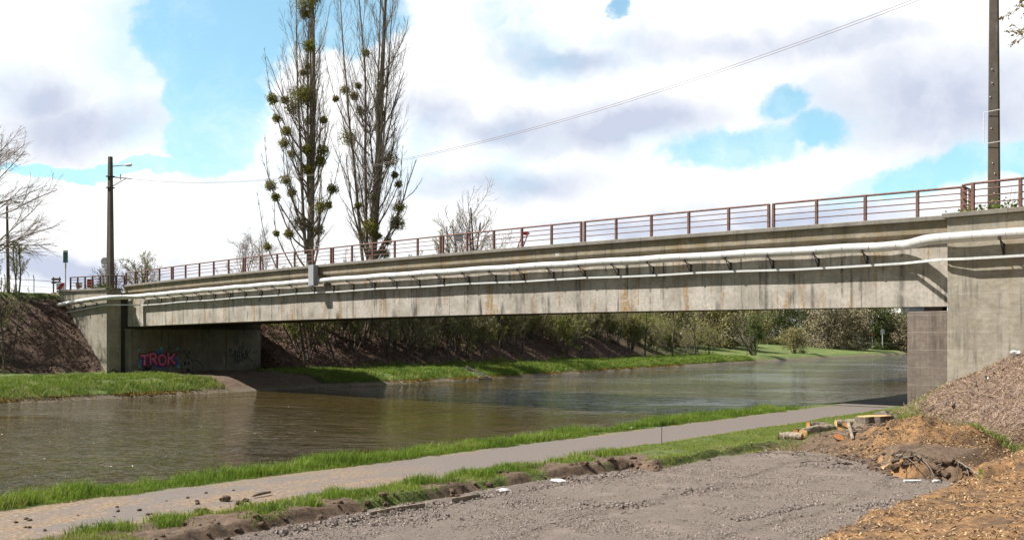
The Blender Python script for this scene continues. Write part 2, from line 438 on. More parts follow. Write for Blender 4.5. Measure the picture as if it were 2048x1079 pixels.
# gravel bed outline, and the bank of wood chips on the viewer's side of it
gv = [at(*p, .86) for p in [(60, 1180), (400, 1085), (560, 1052), (700, 1027), (840, 1002), (1000, 973), (1130, 953), (1262, 934), (1310, 941), (1450, 911), (1560, 899)]]
gv += [at(*p, .86) for p in [(1640, 905), (1700, 917), (1750, 931), (1788, 950), (1860, 958), (1940, 966), (2012, 971)]]
gv += [at(*p, .88) for p in [(2024, 984), (1965, 981), (1900, 978), (1780, 1012), (1690, 1052), (1610, 1088), (1520, 1180), (1300, 1500)]]
GV = np.array(gv)
def poly_sd(P, Q):
    """signed distance to polygon Q, positive inside"""
    d = np.full(len(P), 1e9); ins = np.zeros(len(P), bool); n = len(Q)
    for i in range(n):
        a = Q[i]; b = Q[(i+1) % n]; e = b-a; v = P-a
        t = np.clip((v@e)/(e@e), 0, 1); d = np.minimum(d, np.hypot(*(v-t[:, None]*e).T))
        c = ((a[1] <= P[:, 1]) != (b[1] <= P[:, 1])) & (P[:, 0] < (b[0]-a[0])*(P[:, 1]-a[1])/(b[1]-a[1]+1e-12)+a[0])
        ins ^= c
    return np.where(ins, d, -d)
CB0 = at(1610, 1088, .88); CB1 = at(1895, 970, .88)
cbd = (CB1-CB0)/np.linalg.norm(CB1-CB0); cbn = np.array([cbd[1], -cbd[0]])
if (np.array([CS, CW])-CB0)@cbn < 0: cbn = -cbn
MOUND = at(1850, 882, 1.2)
def near_height(s, w):
    """height near the viewer: the general terrain plus the dug bed, chip bank and chip heap"""
    P = np.stack([s, w], 1)
    sd = poly_sd(P, GV)+fbm(s*2.2, w*2.2, 21)*.16
    z = H(s, w)
    r = (P-CB0)@cbn                                   # towards the viewer from the chip bank's foot
    along = (P-CB0)@cbd
    bank = .90+np.clip(r, 0, 12)*.10+.10*sst(r, 0, .5)+.26*sst(along, 3.5, 9.0)*sst(r, -.3, 1.0)
    isb = (r > -1.2) & (along < 14)
    near_side = isb & (r > -.15-.0*along)
    zb = np.where(near_side, np.maximum(bank, z-.75*np.maximum(r+.15, 0)), z)
    dm = np.hypot((s-MOUND[0])/1.5, (w-MOUND[1])/1.35)
    zb = zb+.50*np.clip(1-dm*dm, 0, 1)**1.1*(1+fbm(s*2.4, w*2.4, 8)*1.3)
    clod = fbm(s*5, w*5, 11, 4)*.09+fbm(s*1.3, w*1.3, 12)*.10
    clod = clod+sst(sd, -1.3, -.3)*(sd < 0)*sst(s, 53, 54.5)*fbm(s*3.1, w*3.1, 17, 5)*.22
    path = (s > 48) & (s < 50.45)
    zb = zb+np.where(path, fbm(s*6, w*6, 13)*.006, np.where(s < 48, clod*.4, clod*1.0))
    gq = s*cbd[1]-w*cbd[0]
    g = .86+fbm(s*6, w*6, 14)*.05*sst(vnoise(s*.7+w*.3, w*1.6, 60), .25, .65)+fbm(s*1.1, w*1.1, 15)*.06-.025*(np.abs(np.mod(gq+fbm(w*.3, s*.3, 16)*1.2, 2.3)-1.1) < .16)
    wid = .13+1.15*sst(s, 52.3, 53.2)*(1-sst(s, 54.6, 56.4))+.10*np.abs(fbm(s*4, w*4, 39))
    k = sst(sd, -wid, 0*sd)
    return zb*(1-k)+g*k, sd, r, dm

# --- materials of the ground
def _ground(t):
    p = t.pos(); zc = t.attr('zone', 'Color'); sx = t.node('ShaderNodeSeparateColor', {0: zc}).outputs
    n1 = t.noise(p, 1.4, 6, .6); n2 = t.noise(p, 9, 6, .7); n3 = t.noise(p, 40, 4, .7)
    soil = t.mix(t.ms(n2, .3, .7), (.06, .038, .024), (.17, .115, .075))
    soil = t.mix(t.ms(n3, .5, .75, 0, .6), soil, (.26, .185, .12))
    soil = t.mix(t.attr('slope'), soil, t.mix(t.ms(n2, .3, .7), (.10, .068, .052), (.26, .185, .145)))
    chip = t.mix(t.ms(n2, .3, .7), (.10, .052, .022), (.32, .175, .07))
    chip = t.mix(t.ms(n3, .5, .72, 0, .7), chip, (.46, .31, .165))
    chip = t.mix(t.ms(t.noise(p, 2.6, 6, .7), .46, .60, 0, .85), chip, (.085, .055, .034))
    grass = t.mix(t.ms(n2, .3, .7), (.05, .075, .016), (.13, .16, .04))
    grass = t.mix(t.ms(n1, .56, .72, 0, .6), grass, (.17, .13, .075))
    clay = t.mix(t.ms(n2, .3, .75), (.24, .125, .05), (.40, .23, .105))
    c = t.mix(t.math('MULTIPLY', sx[0], t.ms(n2, .1, .4, .5, 1)), soil, chip)
    c = t.mix(sx[1], c, grass); c = t.mix(sx[2], c, clay)
    return {'Base Color': c, 'Roughness': .95, 'Normal': t.bump(t.math('ADD', n2, t.math('MULTIPLY', n3, .6)), .8, .03)}
M['ground'] = material('near_ground', _ground)
def _path(t):
    p = t.pos(); n1 = t.noise(p, .9, 6, .65); n2 = t.noise(p, 14, 6, .7); n3 = t.noise(p, 90, 3, .7)
    c = t.mix(t.ms(n2, .3, .7), (.128, .108, .095), (.18, .152, .135))
    c = t.mix(t.ms(n3, .55, .78, 0, .6), c, (.30, .265, .245))
    c = t.mix(t.ms(t.noise(p, 60, 2), .62, .72, 0, .7), c, (.10, .085, .075))
    x, y = t.sep(p)[:2]
    mud = t.math('MULTIPLY', t.ms(y, -20.5, -24.5), t.ms(t.noise(t.vm('MULTIPLY', p, (1, .45, 1)), 1.3, 8, .76), .43, .57))
    c = t.mix(t.math('MULTIPLY', mud, .9), c, t.mix(t.ms(n2, .35, .7), (.13, .085, .052), (.36, .26, .165)))
    edge = t.ms(t.math('ABSOLUTE', t.math('SUBTRACT', x, 49.22)), .85, 1.25)
    c = t.mix(t.math('MULTIPLY', edge, t.ms(n1, .4, .62)), c, (.20, .155, .085))
    jf = t.math('ABSOLUTE', t.math('SUBTRACT', t.math('FRACT', t.math('DIVIDE', y, 4.4)), .5))
    c = t.mix(t.ms(jf, .4965, .499, 0, .4), c, (.13, .12, .06))
    return {'Base Color': c, 'Roughness': .92, 'Normal': t.bump(t.math('ADD', n2, t.math('MULTIPLY', n3, .4)), .4, .01)}
M['path'] = material('worn_path', _path)
def _gravel(t):
    p = t.pos(); n1 = t.noise(p, 1.1, 6, .65); n2 = t.noise(p, 22, 6, .75); n3 = t.noise(p, 70, 4, .8)
    c = t.mix(t.ms(n2, .3, .7), (.14, .112, .093), (.23, .188, .158))
    c = t.mix(t.ms(n3, .52, .75, 0, .6), c, (.31, .262, .236))
    c = t.mix(t.ms(n1, .50, .68, 0, .5), c, (.29, .24, .205))
    return {'Base Color': c, 'Roughness': .95, 'Normal': t.bump(t.math('ADD', n2, n3), .9, .02)}
M['gravel'] = material('grey_pink_gravel', _gravel)
def _far(t):
    p = t.pos(); zc = t.attr('zone', 'Color'); sx = t.node('ShaderNodeSeparateColor', {0: zc}).outputs
    n1 = t.noise(p, .5, 6, .65); n2 = t.noise(p, 3.5, 7, .7); n3 = t.noise(p, 14, 4, .7)
    leaf = t.mix(t.ms(n2, .3, .7), (.045, .028, .02), (.17, .105, .075))
    leaf = t.mix(t.ms(n3, .5, .72, 0, .75), leaf, (.32, .21, .16))
    leaf = t.mix(t.ms(n1, .52, .7, 0, .6), leaf, (.15, .07, .035))
    gr = t.mix(t.ms(n2, .3, .72), (.055, .10, .018), (.17, .225, .045))
    gr = t.mix(t.ms(n1, .5, .66, 0, .75), gr, (.28, .25, .10))
    gr = t.mix(t.ms(n3, .55, .7, 0, .5), gr, (.06, .085, .02))
    c = t.mix(sx[1], leaf, gr)
    c = t.mix(sx[0], c, t.mix(t.ms(n2, .3, .7), (.10, .065, .045), (.20, .14, .10)))          # bare earth
    c = t.mix(sx[2], c, t.mix(t.ms(n2, .35, .65), (.25, .22, .18), (.16, .12, .05)))          # stone edging
    return {'Base Color': c, 'Roughness': .95, 'Normal': t.bump(t.math('ADD', n2, t.math('MULTIPLY', n3, .5)), .9, .12)}
M['far'] = material('far_bank_ground', _far)
def _water(t):
    p = t.pos(); x, y = t.sep(p)[:2]
    a = t.math('ADD', t.math('MULTIPLY', x, .752), t.math('MULTIPLY', y, .659))
    b = t.math('ADD', t.math('MULTIPLY', x, -.659), t.math('MULTIPLY', y, .752))
    wv = t.math('MULTIPLY', t.noise(t.comb(a, b, 2), .35, 3), 1.6)
    w1 = t.noise(t.comb(t.math('MULTIPLY', a, .42), t.math('ADD', b, wv), 0), 1.7, 3, .55)
    w2 = t.noise(t.comb(t.math('MULTIPLY', a, .55), t.math('ADD', b, t.math('MULTIPLY', a, .3)), 4), .55, 2, .5)
    w3 = t.noise(t.comb(t.math('MULTIPLY', a, .5), b, 7), 5.0, 3, .6)
    gust = t.ms(t.noise(t.comb(t.math('MULTIPLY', a, .7), b, 9), .085, 4, .6), .38, .60, .22, 1.0)
    gust = t.math('MULTIPLY', gust, t.ms(y, 20, 110, .9, 1.0))
    h = t.math('ADD', t.math('ADD', w1, t.math('MULTIPLY', w2, .9)), t.math('MULTIPLY', w3, .22))
    h = t.math('MULTIPLY', h, gust)
    c = t.mix(t.ms(t.noise(p, .08, 3), .35, .65), (.042, .029, .0075), (.052, .037, .0105))
    return {'Base Color': c, 'Roughness': .05, 'IOR': 1.33, 'Specular IOR Level': .5, 'Normal': t.bump(h, 1.0, .6)}
M['water'] = material('murky_canal_water', _water)

def grid_faces(nx, ny):
    i = np.arange(nx-1)[:, None]*ny; j = np.arange(ny-1)[None]
    return np.stack([i+j, i+ny+j, i+ny+j+1, i+j+1], -1).reshape(-1, 4)
def subset(V, F, keep):
    f = F[keep]; u, inv = np.unique(f, return_inverse=True)
    return V[u], inv.reshape(f.shape), u

def build_near():
    S = np.arange(45.0, 64.5, .06); Wd = np.arange(-34, 1.3, .06)
    s, w = [a.ravel() for a in np.meshgrid(S, Wd, indexing='ij')]
    z, sd, r, dm = near_height(s, w)
    V = np.stack([s, w, z], 1); F = grid_faces(len(S), len(Wd))
    cs, cw = s[F].mean(1), w[F].mean(1); csd = sd[F].mean(1)
    jit = fbm(cw*1.7, cs*.1, 31)*.35+fbm(cw*9, cs*9, 32)*.12
    ispath = (cs > 48+jit) & (cs < 50.45+jit*.8)
    isgr = (csd > .02) & ~ispath
    # zones of the rest
    grass = sst(50.3-s, 0, .2)*1.0
    strip = sst(s, 50.3, 50.5)*(1-sst(s+fbm(s*1.5, w*1.5, 35)*1.4, 52.3, 53.2))*sst(w, -27, -25)
    patchy = np.where(w < -17.5, sst(fbm(s*1.6, w*1.6, 36), -.04, .06), 1)
    grass = np.maximum(grass, strip*patchy)
    chips = np.maximum(sst(r, -.25, .3), 1-sst(dm+fbm(s*2, w*2, 33)*.5, .8, 1.35))
    emb = 2.03+.449*(s-53)+.259*(w+1.5)
    slope = sst(emb+fbm(s*1.5, w*1.5, 38)*.5, 1.15, 1.6)
    chips = chips*(1-.9*slope*(r < 0)*(dm > 1.2))
    chips = chips*(1-grass)
    clay = (sst(sd, -.13, -.09)*sst(s, 55.6, 56.2)+.8*sst(sd, -.5, -.2)*sst(fbm(s*3, w*3, 37), .03, .12)*(s < 56))*sst(cbn[0]*0+w, -20, -18)*sst(s, 53.6, 54.6)*(1-sst(r, -1.0, -.4))
    Z = np.stack([chips, grass, clay, np.ones_like(s)], 1)
    for nm, k, mt in (('path', ispath, M['path']), ('gravel_bed', isgr, M['gravel']), ('ground', ~ispath & ~isgr, M['ground'])):
        v, f, u = subset(V, F, k)
        o = link(nm, mesh(nm, v, f, mt, True, {'zone': Z[u], 'slope': slope[u]})); tag(o, kind='structure')
build_near()

def build_far():
    def ax(parts):
        out = []
        for a, b, st in parts: out.append(np.arange(a, b, st))
        return np.unique(np.round(np.concatenate(out), 3))
    S = ax([(-900, -200, 60), (-200, -60, 7), (-60, -25, 1.5), (-25, 9.2, .25), (9.2, 46, 4), (46, 58, 1.), (58, 100, 6), (100, 700, 60)])
    Wd = ax([(-300, -40, 20), (-40, 60, .5), (60, 150, 1.5), (150, 300, 5), (300, 1500, 60)])
    s, w = [a.ravel() for a in np.meshgrid(S, Wd, indexing='ij')]
    z = H(s, w)
    d = shore(w)-s
    rough = np.where((s < 25) & (d > .5), 1, 0)
    z = z+rough*fbm(s*1.1, w*1.1, 41)*.28*np.clip(d/3, 0, 1)
    inside = (s > 45.3) & (s < 64) & (w > -33.6) & (w < .9)
    z = np.where(inside, z-1.6, z)
    ef = sst(w, 10.5, 12)*(1-sst(w, 80, 120))
    emb = ef*sst(d+fbm(s*.5, w*.5, 42)*2, 9.3, 10.2)
    left = sst(-.93*(s+7)+.35*(w+1.5)+fbm(s*.7, w*.7, 43)*1.2, -.1, .5)*(w < -1)*(1-sst(z, 6.5, 7.2))
    under = sst(w, -1.5, .3)*(1-sst(w+fbm(s, w, 44)*3, 9, 12))*(s < 25)
    grass = np.clip(1-emb-left-under, 0, 1)*sst(d, .35, .7)
    grass = np.where(s > 25, 1, grass)
    bare = np.clip(under+np.where(w < -1, sst(fbm(s*.9, w*.9, 45), .08, .2)*.6*(d < 9), 0), 0, 1)*(s < 25)
    edge = (1-sst(d, .3, .6))*(s < 25)
    Z = np.stack([bare, grass, edge, np.ones_like(s)], 1)
    o = link('terrain', mesh('terrain', np.stack([s, w, z], 1), grid_faces(len(S), len(Wd)), M['far'], True, {'zone': Z}))
    tag(o, kind='structure')
    # towpath beyond, continuing the near path under the bridge
    Wp = np.arange(1.2, 120, .6); v = []
    for x in np.linspace(48, 50.45, 6): v.append(np.stack([np.full(len(Wp), x), Wp, np.full(len(Wp), .945)], 1))
    o = link('path', mesh('path', np.concatenate(v), grid_faces(6, len(Wp)), M['path'], True)); tag(o, kind='structure')
    o = link('canal_water', mesh('canal_water', [[-900, -300, 0], [47, -300, 0], [47, 1500, 0], [-900, 1500, 0]], np.array([[0, 1, 2, 3]]), M['water'])); tag(o, kind='structure')
    # far road running to the right behind the grass bank
    a, b = at(1738, 688.5, 3.2), at(1960, 689.5, 3.1); v = []
    n = (b-a)/np.linalg.norm(b-a); q = np.array([-n[1], n[0]])
    W_ = []
    for k in range(40):
        c = a+(b-a)*k/39
        for e in (-3.2, 3.2):
            pp = c+q*e; W_.append([pp[0], pp[1], 3.32])
    o = link('road', mesh('road', W_, np.array([[2*i, 2*i+1, 2*i+3, 2*i+2] for i in range(39)]), M['coping'])); tag(o, kind='structure')
build_far()

# ------------------------------------------------------------------ bridge
SEC = 9.21
def zc(s): return 7.99-.023*(np.asarray(s)/SEC-2.4)**2          # top of the coping
def zb(s): return 4.785-.0175*(np.asarray(s)/SEC-2.6)**2        # underside of the edge girder
S0, S1 = -7.0, 53.0
SS = np.linspace(S0, S1, 61)
def text_mesh(body, size, offset=0, shear=0, space=1.0):
    cu = bpy.data.curves.new('t', 'FONT'); cu.body = body; cu.size = size; cu.offset = offset; cu.shear = shear; cu.space_character = space
    cu.resolution_u = 6
    o = bpy.data.objects.new('t', cu); C.objects.link(o)
    dg = bpy.context.evaluated_depsgraph_get(); dg.update()
    me = bpy.data.meshes.new_from_object(o.evaluated_get(dg)); bpy.data.objects.remove(o); return me

def build_bridge():
    t = thing('road_bridge', 'long cambered grey concrete girder bridge crossing the brown canal', 'bridge', (23, 5.6, 6))
    g = MB(); z0 = zb(SS); z1 = zc(SS)-.72
    n = len(SS); prof = np.zeros((n, 6, 3))
    pts = [(.15, z0), (.15, z1), (11.0, z1), (11.0, z0+.32), (1.0, z0+.02), (.95, z0)]
    for i, (w, z) in enumerate(pts): prof[:, i, 0] = SS; prof[:, i, 1] = w; prof[:, i, 2] = z
    V = prof.reshape(-1, 3); k = 6
    gi = MB(); gi.add(V, np.array([[j*k+i, j*k+(i+1) % k, (j+1)*k+(i+1) % k, (j+1)*k+i] for j in range(n-1) for i in (0, 1, 2, 5)]))
    gi.add(V[:k], np.array([list(range(k))])); gi.add(V[-k:], np.array([list(range(k))]))
    gi.build('girder', M['girder'], t)
    so_ = MB(); so_.add(V, np.array([[j*k+i, j*k+(i+1) % k, (j+1)*k+(i+1) % k, (j+1)*k+i] for j in range(n-1) for i in (3, 4)]))
    so_.build('soffit', M['soffit'], t)
    f = MB(); f.sweep([(-.12, -.15), (-.12, -.58), (-.10, -.61), (.147, -.74), (.6, -.74), (.6, -.15)], SS, zc)
    f.build('fascia', M['fascia'], t)
    b = MB(); b.sweep([(10.6, -.15), (11.3, -.15), (11.3, -.74), (10.6, -.74)], SS, zc); b.build('fascia', M['fascia'], t)
    for wa, wb in ((-.28, .35), (10.7, 11.45)):
        c = MB()
        e = np.arange(S0, S1-.1, 1.842*2)
        for a in e:
            s2 = np.linspace(a+.006, min(a+1.842*2-.006, S1), 5)
            c.sweep([(wa, -.147), (wa, -.02), (wa+.02, 0), (wb-.02, 0), (wb, -.02), (wb, -.147)], s2, zc)
        c.build('coping', M['coping'], t)
    d = MB(); d.sweep([(.36, -.70), (.36, -.25), (10.69, -.25), (10.69, -.70)], SS, zc); d.build('deck', M['coping'], t)
    # bearings on the right pier
    bb = MB(); bb.box((51.7, .3, 4.46), (52.3, .9, 4.63)); bb.build('bearing', M['soffit'], t)
    # white painted figures on the fascia
    me = text_mesh('50', .26); co = np.zeros(len(me.vertices)*3); me.vertices.foreach_get('co', co); co = co.reshape(-1, 3)
    s_ = 35.3; co = np.stack([s_+co[:, 0], np.full(len(co), -.124), float(zc(s_))-.54+co[:, 1]], 1)-off(t)
    me.vertices.foreach_set('co', co.astype(np.float32).ravel()); me.materials.clear(); me.materials.append(M['white'])
    o = link('painted_figures', me, t); o['label'] = 'small white painted figures on the bridge edge'
build_bridge()

def rail_run(P, name, label, group, mat, posts=None, hgt=.95, extra=None):
    """railing along 3-D points; a post at every point in posts"""
    P = np.array(P, float); base = P[0]
    t = thing(name, label, 'railing', tuple(base), group)
    r = MB(); r.tube(P+[0, 0, hgt], .042, 6); r.build('handrail', mat, t, True)
    for h in (.29, .52, .74):
        b = MB(); b.tube(P+[0, 0, h], .021, 5); b.build('bar', mat, t, True)
    dirs = np.gradient(P, axis=0)
    for i in (posts if posts is not None else range(len(P))):
        a = math.atan2(dirs[i][1], dirs[i][0]); q = MB(); p = P[i]
        q.box(p+[-.05, -.055, -.01], p+[.05, .055, hgt+.02], a, .008)
        q.box(p+[-.09, -.09, -.012], p+[.09, .09, .012], a)
        q.build('post', mat, t)
    return t

def build_railings():
    names = {-1: 'red railing section nearest the left abutment', 0: 'second red railing section from the left abutment, before the twin posts',
             1: 'red railing section in front of the left poplar, above the grey box on the pipe', 2: 'red railing section in front of the right poplar',
             3: 'red railing section crossed by the far crane boom and bare tree', 4: 'red railing section at mid right against open sky',
             5: 'red railing section ending at the right abutment corner'}
    for k in range(-1, 6):
        a = k*SEC+.10; b = (k+1)*SEC-.10
        s = [a]+[k*SEC+SEC/5*i for i in range(1, 5)]+[b]
        if k == -1: s = [-6.95]+[-SEC/5*i for i in (3, 2, 1)]+[b]
        if k == 5: s = [a]+[k*SEC+SEC/5*i for i in range(1, 4)]+[53.05]
        s = np.array(s)
        rail_run(np.stack([s, s*0, zc(s)], 1), 'bridge_railing', names[k], 'railing sections along the bridge edge', M['rail'])
    # returns over the abutments
    z = 7.62
    P = [(53.30, .02, z), (53.30, -.6, z), (53.36, -1.08, z), (53.72, -1.25, z)]+[(53.72+1.4*i, -1.25, z) for i in range(1, 10)]
    rail_run(P, 'abutment_railing', 'red railing turning the corner onto the right abutment, in front of the tall pole', None, M['rail'], [0, 1, 3]+list(range(4, 13)))
    z = 7.52
    P = [(-7.15, -.05, z), (-7.2, -.7, z), (-7.3, -1.25, z)]+[(-7.3-1.06*i, -1.27-.10*i, z+.012*i) for i in range(1, 6)]
    rail_run(P, 'abutment_railing', 'dark railing on the left abutment in front of the lamp pole', None, M['raildark'])
build_railings()

PAINT = {k: flat('spray_paint_'+k, c, .7, 0, .25, 3) for k, c in dict(black=(.012, .012, .016), red=(.46, .055, .15), pink=(.8, .38, .48), blue=(.06, .16, .40), teal=(.08, .38, .34), grey=(.30, .30, .28)).items()}
def strokes(name, lines, wid, mat, parent, x):
    """flat sprayed lines on the plane X = x; lines of (y, z) points"""
    b = MB()
    for ln in lines:
        P = np.array(ln, float); T = np.gradient(P, axis=0); T /= np.linalg.norm(T, axis=1)[:, None]+1e-9
        N = np.stack([-T[:, 1], T[:, 0]], 1)*wid/2; n = len(P)
        V = np.concatenate([P+N, P-N]); V3 = np.stack([np.full(2*n, x), V[:, 0], V[:, 1]], 1)
        b.add(V3, np.array([[i, i+1, n+i+1, n+i] for i in range(n-1)]))
    return b.build(name, mat, parent)
def curve(pts, n=24):
    """smooth line through points"""
    P = np.array(pts, float); m = len(P); t = np.linspace(0, m-1, n); i = np.clip(t.astype(int), 0, m-2); u = (t-i)[:, None]
    p0 = P[np.clip(i-1, 0, m-1)]; p1 = P[i]; p2 = P[i+1]; p3 = P[np.clip(i+2, 0, m-1)]
    return .5*((2*p1)+(-p0+p2)*u+(2*p0-5*p1+4*p2-p3)*u**2+(-p0+3*p1-3*p2+p3)*u**3)

def build_abutments():
    # ---- right
    t = thing('bridge_abutment', 'tall pale concrete abutment wall at right rising from the littered slope', 'abutment', (58, -1.5, 2))
    b = MB(); b.box((53.0, -1.5, -1), (80, 0.14, 7.47), 0, .02); b.build('wing_wall', M['abut'], t)
    c = MB()
    for i in range(14):
        a = 52.86+i*2.0; c.box((a+.004, -1.66, 7.472), (a+1.996, -.55, 7.62), 0, .012)
    c.build('coping', M['coping'], t)
    b = MB(); b.box((53.02, .16, -1), (54, 11.2, 7.2)); b.build('back_wall', M['abut'], t)
    p = thing('bridge_pier', 'brownish concrete pier carrying the right end of the bridge beside the towpath', 'pier', (52, 5, 0))
    b = MB(); b.box((51.2, .08, -1), (53.01, 11.2, 4.46), 0, .02); b.build('pier_wall', M['pier'], p)
    # ---- left
    t = thing('bridge_abutment', 'left concrete abutment with sloping-footed wing wall below the lamp pole', 'abutment', (-7, -1, 1))
    L = 7.2; ang = math.atan2(-.75, -L)
    v = []
    for (s, w) in ((-7.0, -1.5), (-15, -2.3), (-15, -1.0), (-7.0, -.40)):
        v += [(s, w, -.5), (s, w, 7.36+(0.06 if s < -10 else 0))]
    b = MB(); b.add(v, np.array([[0, 2, 3, 1], [2, 4, 5, 3], [4, 6, 7, 5], [6, 0, 1, 7], [1, 3, 5, 7]])); b.build('wing_wall', M['abut'], t)
    c = MB()
    for i in range(4):
        a = -6.88-i*1.75; bb = a-1.74
        wa, wb2 = -1.64-(-7-a)*.1, -1.64-(-7-bb)*.1
        z = 7.364+.0075*(-7-a)
        v = [(x, w, zz) for zz in (z, z+.15) for (x, w) in ((a, wa), (bb, wb2), (bb, wb2+1.3), (a, wa+1.3))]
        c.add(v, np.array([[0, 1, 5, 4], [1, 2, 6, 5], [2, 3, 7, 6], [3, 0, 4, 7], [4, 5, 6, 7], [0, 1, 2, 3]]))
    c.build('coping', M['coping'], t)
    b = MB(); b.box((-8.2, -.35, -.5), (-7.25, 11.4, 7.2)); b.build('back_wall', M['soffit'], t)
    p = thing('bridge_pier', 'grey concrete pier wall with spray-painted graffiti under the left end of the bridge', 'pier', (-6.6, 5.7, .9))
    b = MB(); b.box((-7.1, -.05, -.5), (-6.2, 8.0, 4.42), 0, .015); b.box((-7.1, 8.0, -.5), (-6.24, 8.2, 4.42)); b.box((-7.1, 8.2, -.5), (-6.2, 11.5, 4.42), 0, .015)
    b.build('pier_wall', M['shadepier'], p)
    b = MB(); b.box((-7.0, .3, 4.425), (-6.3, 11.2, 4.60)); b.build('bearing_seat', M['soffit'], p)
    # graffiti, laid on the wall face X = -6.2
    def wy(x, y):
        q = (x-1024)/FPX; dw = (q*45.2+51.6)/(.659-q*.752); Z = 45.2+.752*dw
        return CW+dw, CZ+(685-y)*Z/FPX
    X = -6.2
    # sprayed haze of blue and teal behind the letters
    rng = rs(3); b = MB()
    for (x, y, r) in [(284, 716, 7), (300, 712, 8), (320, 706, 9), (340, 716, 10), (348, 722, 9), (352, 726, 8), (322, 731, 8), (285, 724, 8), (312, 728, 8), (334, 727, 8)]:
        yy, zz = wy(x, y); R = r*72/FPX*.95; a = np.linspace(0, 2*math.pi, 19)[:-1]
        rr = R*(1+.25*rng.randn(18)*.5)
        b.add(np.stack([np.full(18, X+.004+.0006*len(b.v)), yy+rr*np.cos(a), zz+rr*np.sin(a)*.9], 1), np.array([list(range(18))]))
    b.build('graffiti_cloud', PAINT['blue'], p)
    for (x, y, r) in [(278, 699, 2.6), (279, 733, 3), (322, 696, 3), (355, 697, 3.4), (357, 733, 3), (341, 738, 2.2), (276, 714, 2)]:
        yy, zz = wy(x, y); R = r*72/FPX; a = np.linspace(0, 2*math.pi, 13)[:-1]; rr = R*(1+.3*rng.randn(12)*.5)
        b = MB(); b.add(np.stack([np.full(12, X+.003), yy+rr*np.cos(a), zz+rr*np.sin(a)], 1), np.array([list(range(12))]))
        b.build('graffiti_spot', PAINT['teal'], p)
    def C_(*pts): return [pts]
    glyph = {'T': [[(.02, .92), (.5, .88), (.98, .96)], [(.5, .88), (.52, .45), (.48, .05)]],
             'R': [[(.12, .05), (.12, .5), (.10, .95)], [(.10, .92), (.6, .96), (.82, .74), (.6, .52), (.15, .48)], [(.40, .48), (.66, .25), (.88, .04)]],
             'O': [[(.5, .95), (.12, .78), (.06, .45), (.25, .08), (.6, .04), (.92, .3), (.92, .7), (.5, .95)]],
             'K': [[(.12, .04), (.14, .5), (.10, .97)], [(.92, .94), (.55, .62), (.18, .45)], [(.38, .55), (.65, .3), (.92, .05)]]}
    def fat(name, wid, mat, depth, label=None, dx=0, dz=0, only=None):
        b = MB(); k = 0
        for li, ch in enumerate('TROK'):
            x0 = 281+li*17.8; wob = (1.5, -1, .5, -1.2)[li]
            for ln in glyph[ch]:
                P = curve([wy(x0+15.5*u+dx, 729.5+wob-21.5*v+dz) for u, v in ln], 26)
                T = np.gradient(P, axis=0); T /= np.linalg.norm(T, axis=1)[:, None]+1e-9; N = np.stack([-T[:, 1], T[:, 0]], 1)*wid/2
                xx = X+depth+.0004*k; k += 1; n = len(P); V = np.concatenate([P+N, P-N])
                b.add(np.stack([np.full(2*n, xx), V[:, 0], V[:, 1]], 1), np.array([[i, i+1, n+i+1, n+i] for i in range(n-1)]))
                for e in (P[0], P[-1]):
                    aa = np.linspace(0, 6.283, 17)[:-1]; xx = X+depth+.0004*k; k += 1
                    b.add(np.stack([np.full(16, xx), e[0]+np.cos(aa)*wid/2, e[1]+np.sin(aa)*wid/2], 1), np.array([list(range(16))]))
        o = b.build(name, mat, p)
        if label: o['label'] = label
    fat('graffiti_outline', .40, PAINT['black'], .012, 'black outline of the painted word TROK')
    fat('graffiti_letters', .27, PAINT['red'], .026, 'fat red letters reading TROK')
    fat('graffiti_highlight', .045, PAINT['pink'], .040, None, -.6, -1.6)
    # one-eyed stick creature and tags, all thin black lines
    def L(pts, n=24): return curve([wy(*q) for q in pts], n)
    cr = [L([(366, 746), (363, 735), (364, 724), (369, 717), (375, 715), (381, 717), (385, 724), (386, 733), (384, 745)], 40),
          L([(374, 715), (373, 709), (370, 705), (367, 703)]), L([(376, 715), (375, 709), (377, 705)]),
          L([(366, 702), (368, 700), (369, 703), (366, 703)], 12), L([(376, 704), (379, 702), (379, 706), (376, 705)], 12),
          L([(386, 719), (395, 722), (402, 726), (405, 733)])]
    strokes('graffiti_figure', cr, .055, PAINT['black'], p, X+.004)
    b = MB()
    for (x, y, rx, ry) in [(370, 726, 2.9, 4.8), (377, 725.5, 2.2, 3.6), (375.5, 740, 4.2, 4.6)]:
        a = np.linspace(0, 2*math.pi, 21)[:-1]; yy, zz = wy(x, y); k = 72/FPX
        b.add(np.stack([np.full(20, X+.005), yy+rx*k*np.cos(a), zz+ry*k*np.sin(a)], 1), np.array([list(range(20))]))
    b.build('graffiti_face', PAINT['black'], p)
    tg = [L([(459, 711), (466, 711), (471, 700), (471, 715), (468, 719)]), L([(474, 719), (477, 700), (480, 719)], 14), L([(474, 712), (481, 712)], 4),
          L([(482, 700), (484, 718), (486, 706), (489, 718), (492, 699)], 40), L([(493, 699), (493, 719)], 6), L([(501, 699), (494, 710), (505, 724)], 14),
          L([(467, 726), (472, 721), (480, 720), (488, 722)]), L([(473, 726), (480, 724)], 5),
          L([(458, 697), (459, 703)], 4), L([(462, 697), (463, 702)], 4), L([(507, 706), (508, 702)], 4), L([(511, 706), (513, 702)], 4),
          L([(477, 696), (481, 693), (486, 694), (484, 698), (478, 697)], 20)]
    strokes('graffiti_tag', tg, .085, PAINT['black'], p, X+.004)
    tg = [L([(282, 739), (290, 737), (287, 731), (291, 738), (293, 732), (295, 738), (298, 733), (299, 738), (303, 732)], 50), L([(285, 740), (300, 738)], 6)]
    strokes('graffiti_tag', tg, .06, PAINT['black'], p, X+.058)
build_abutments()

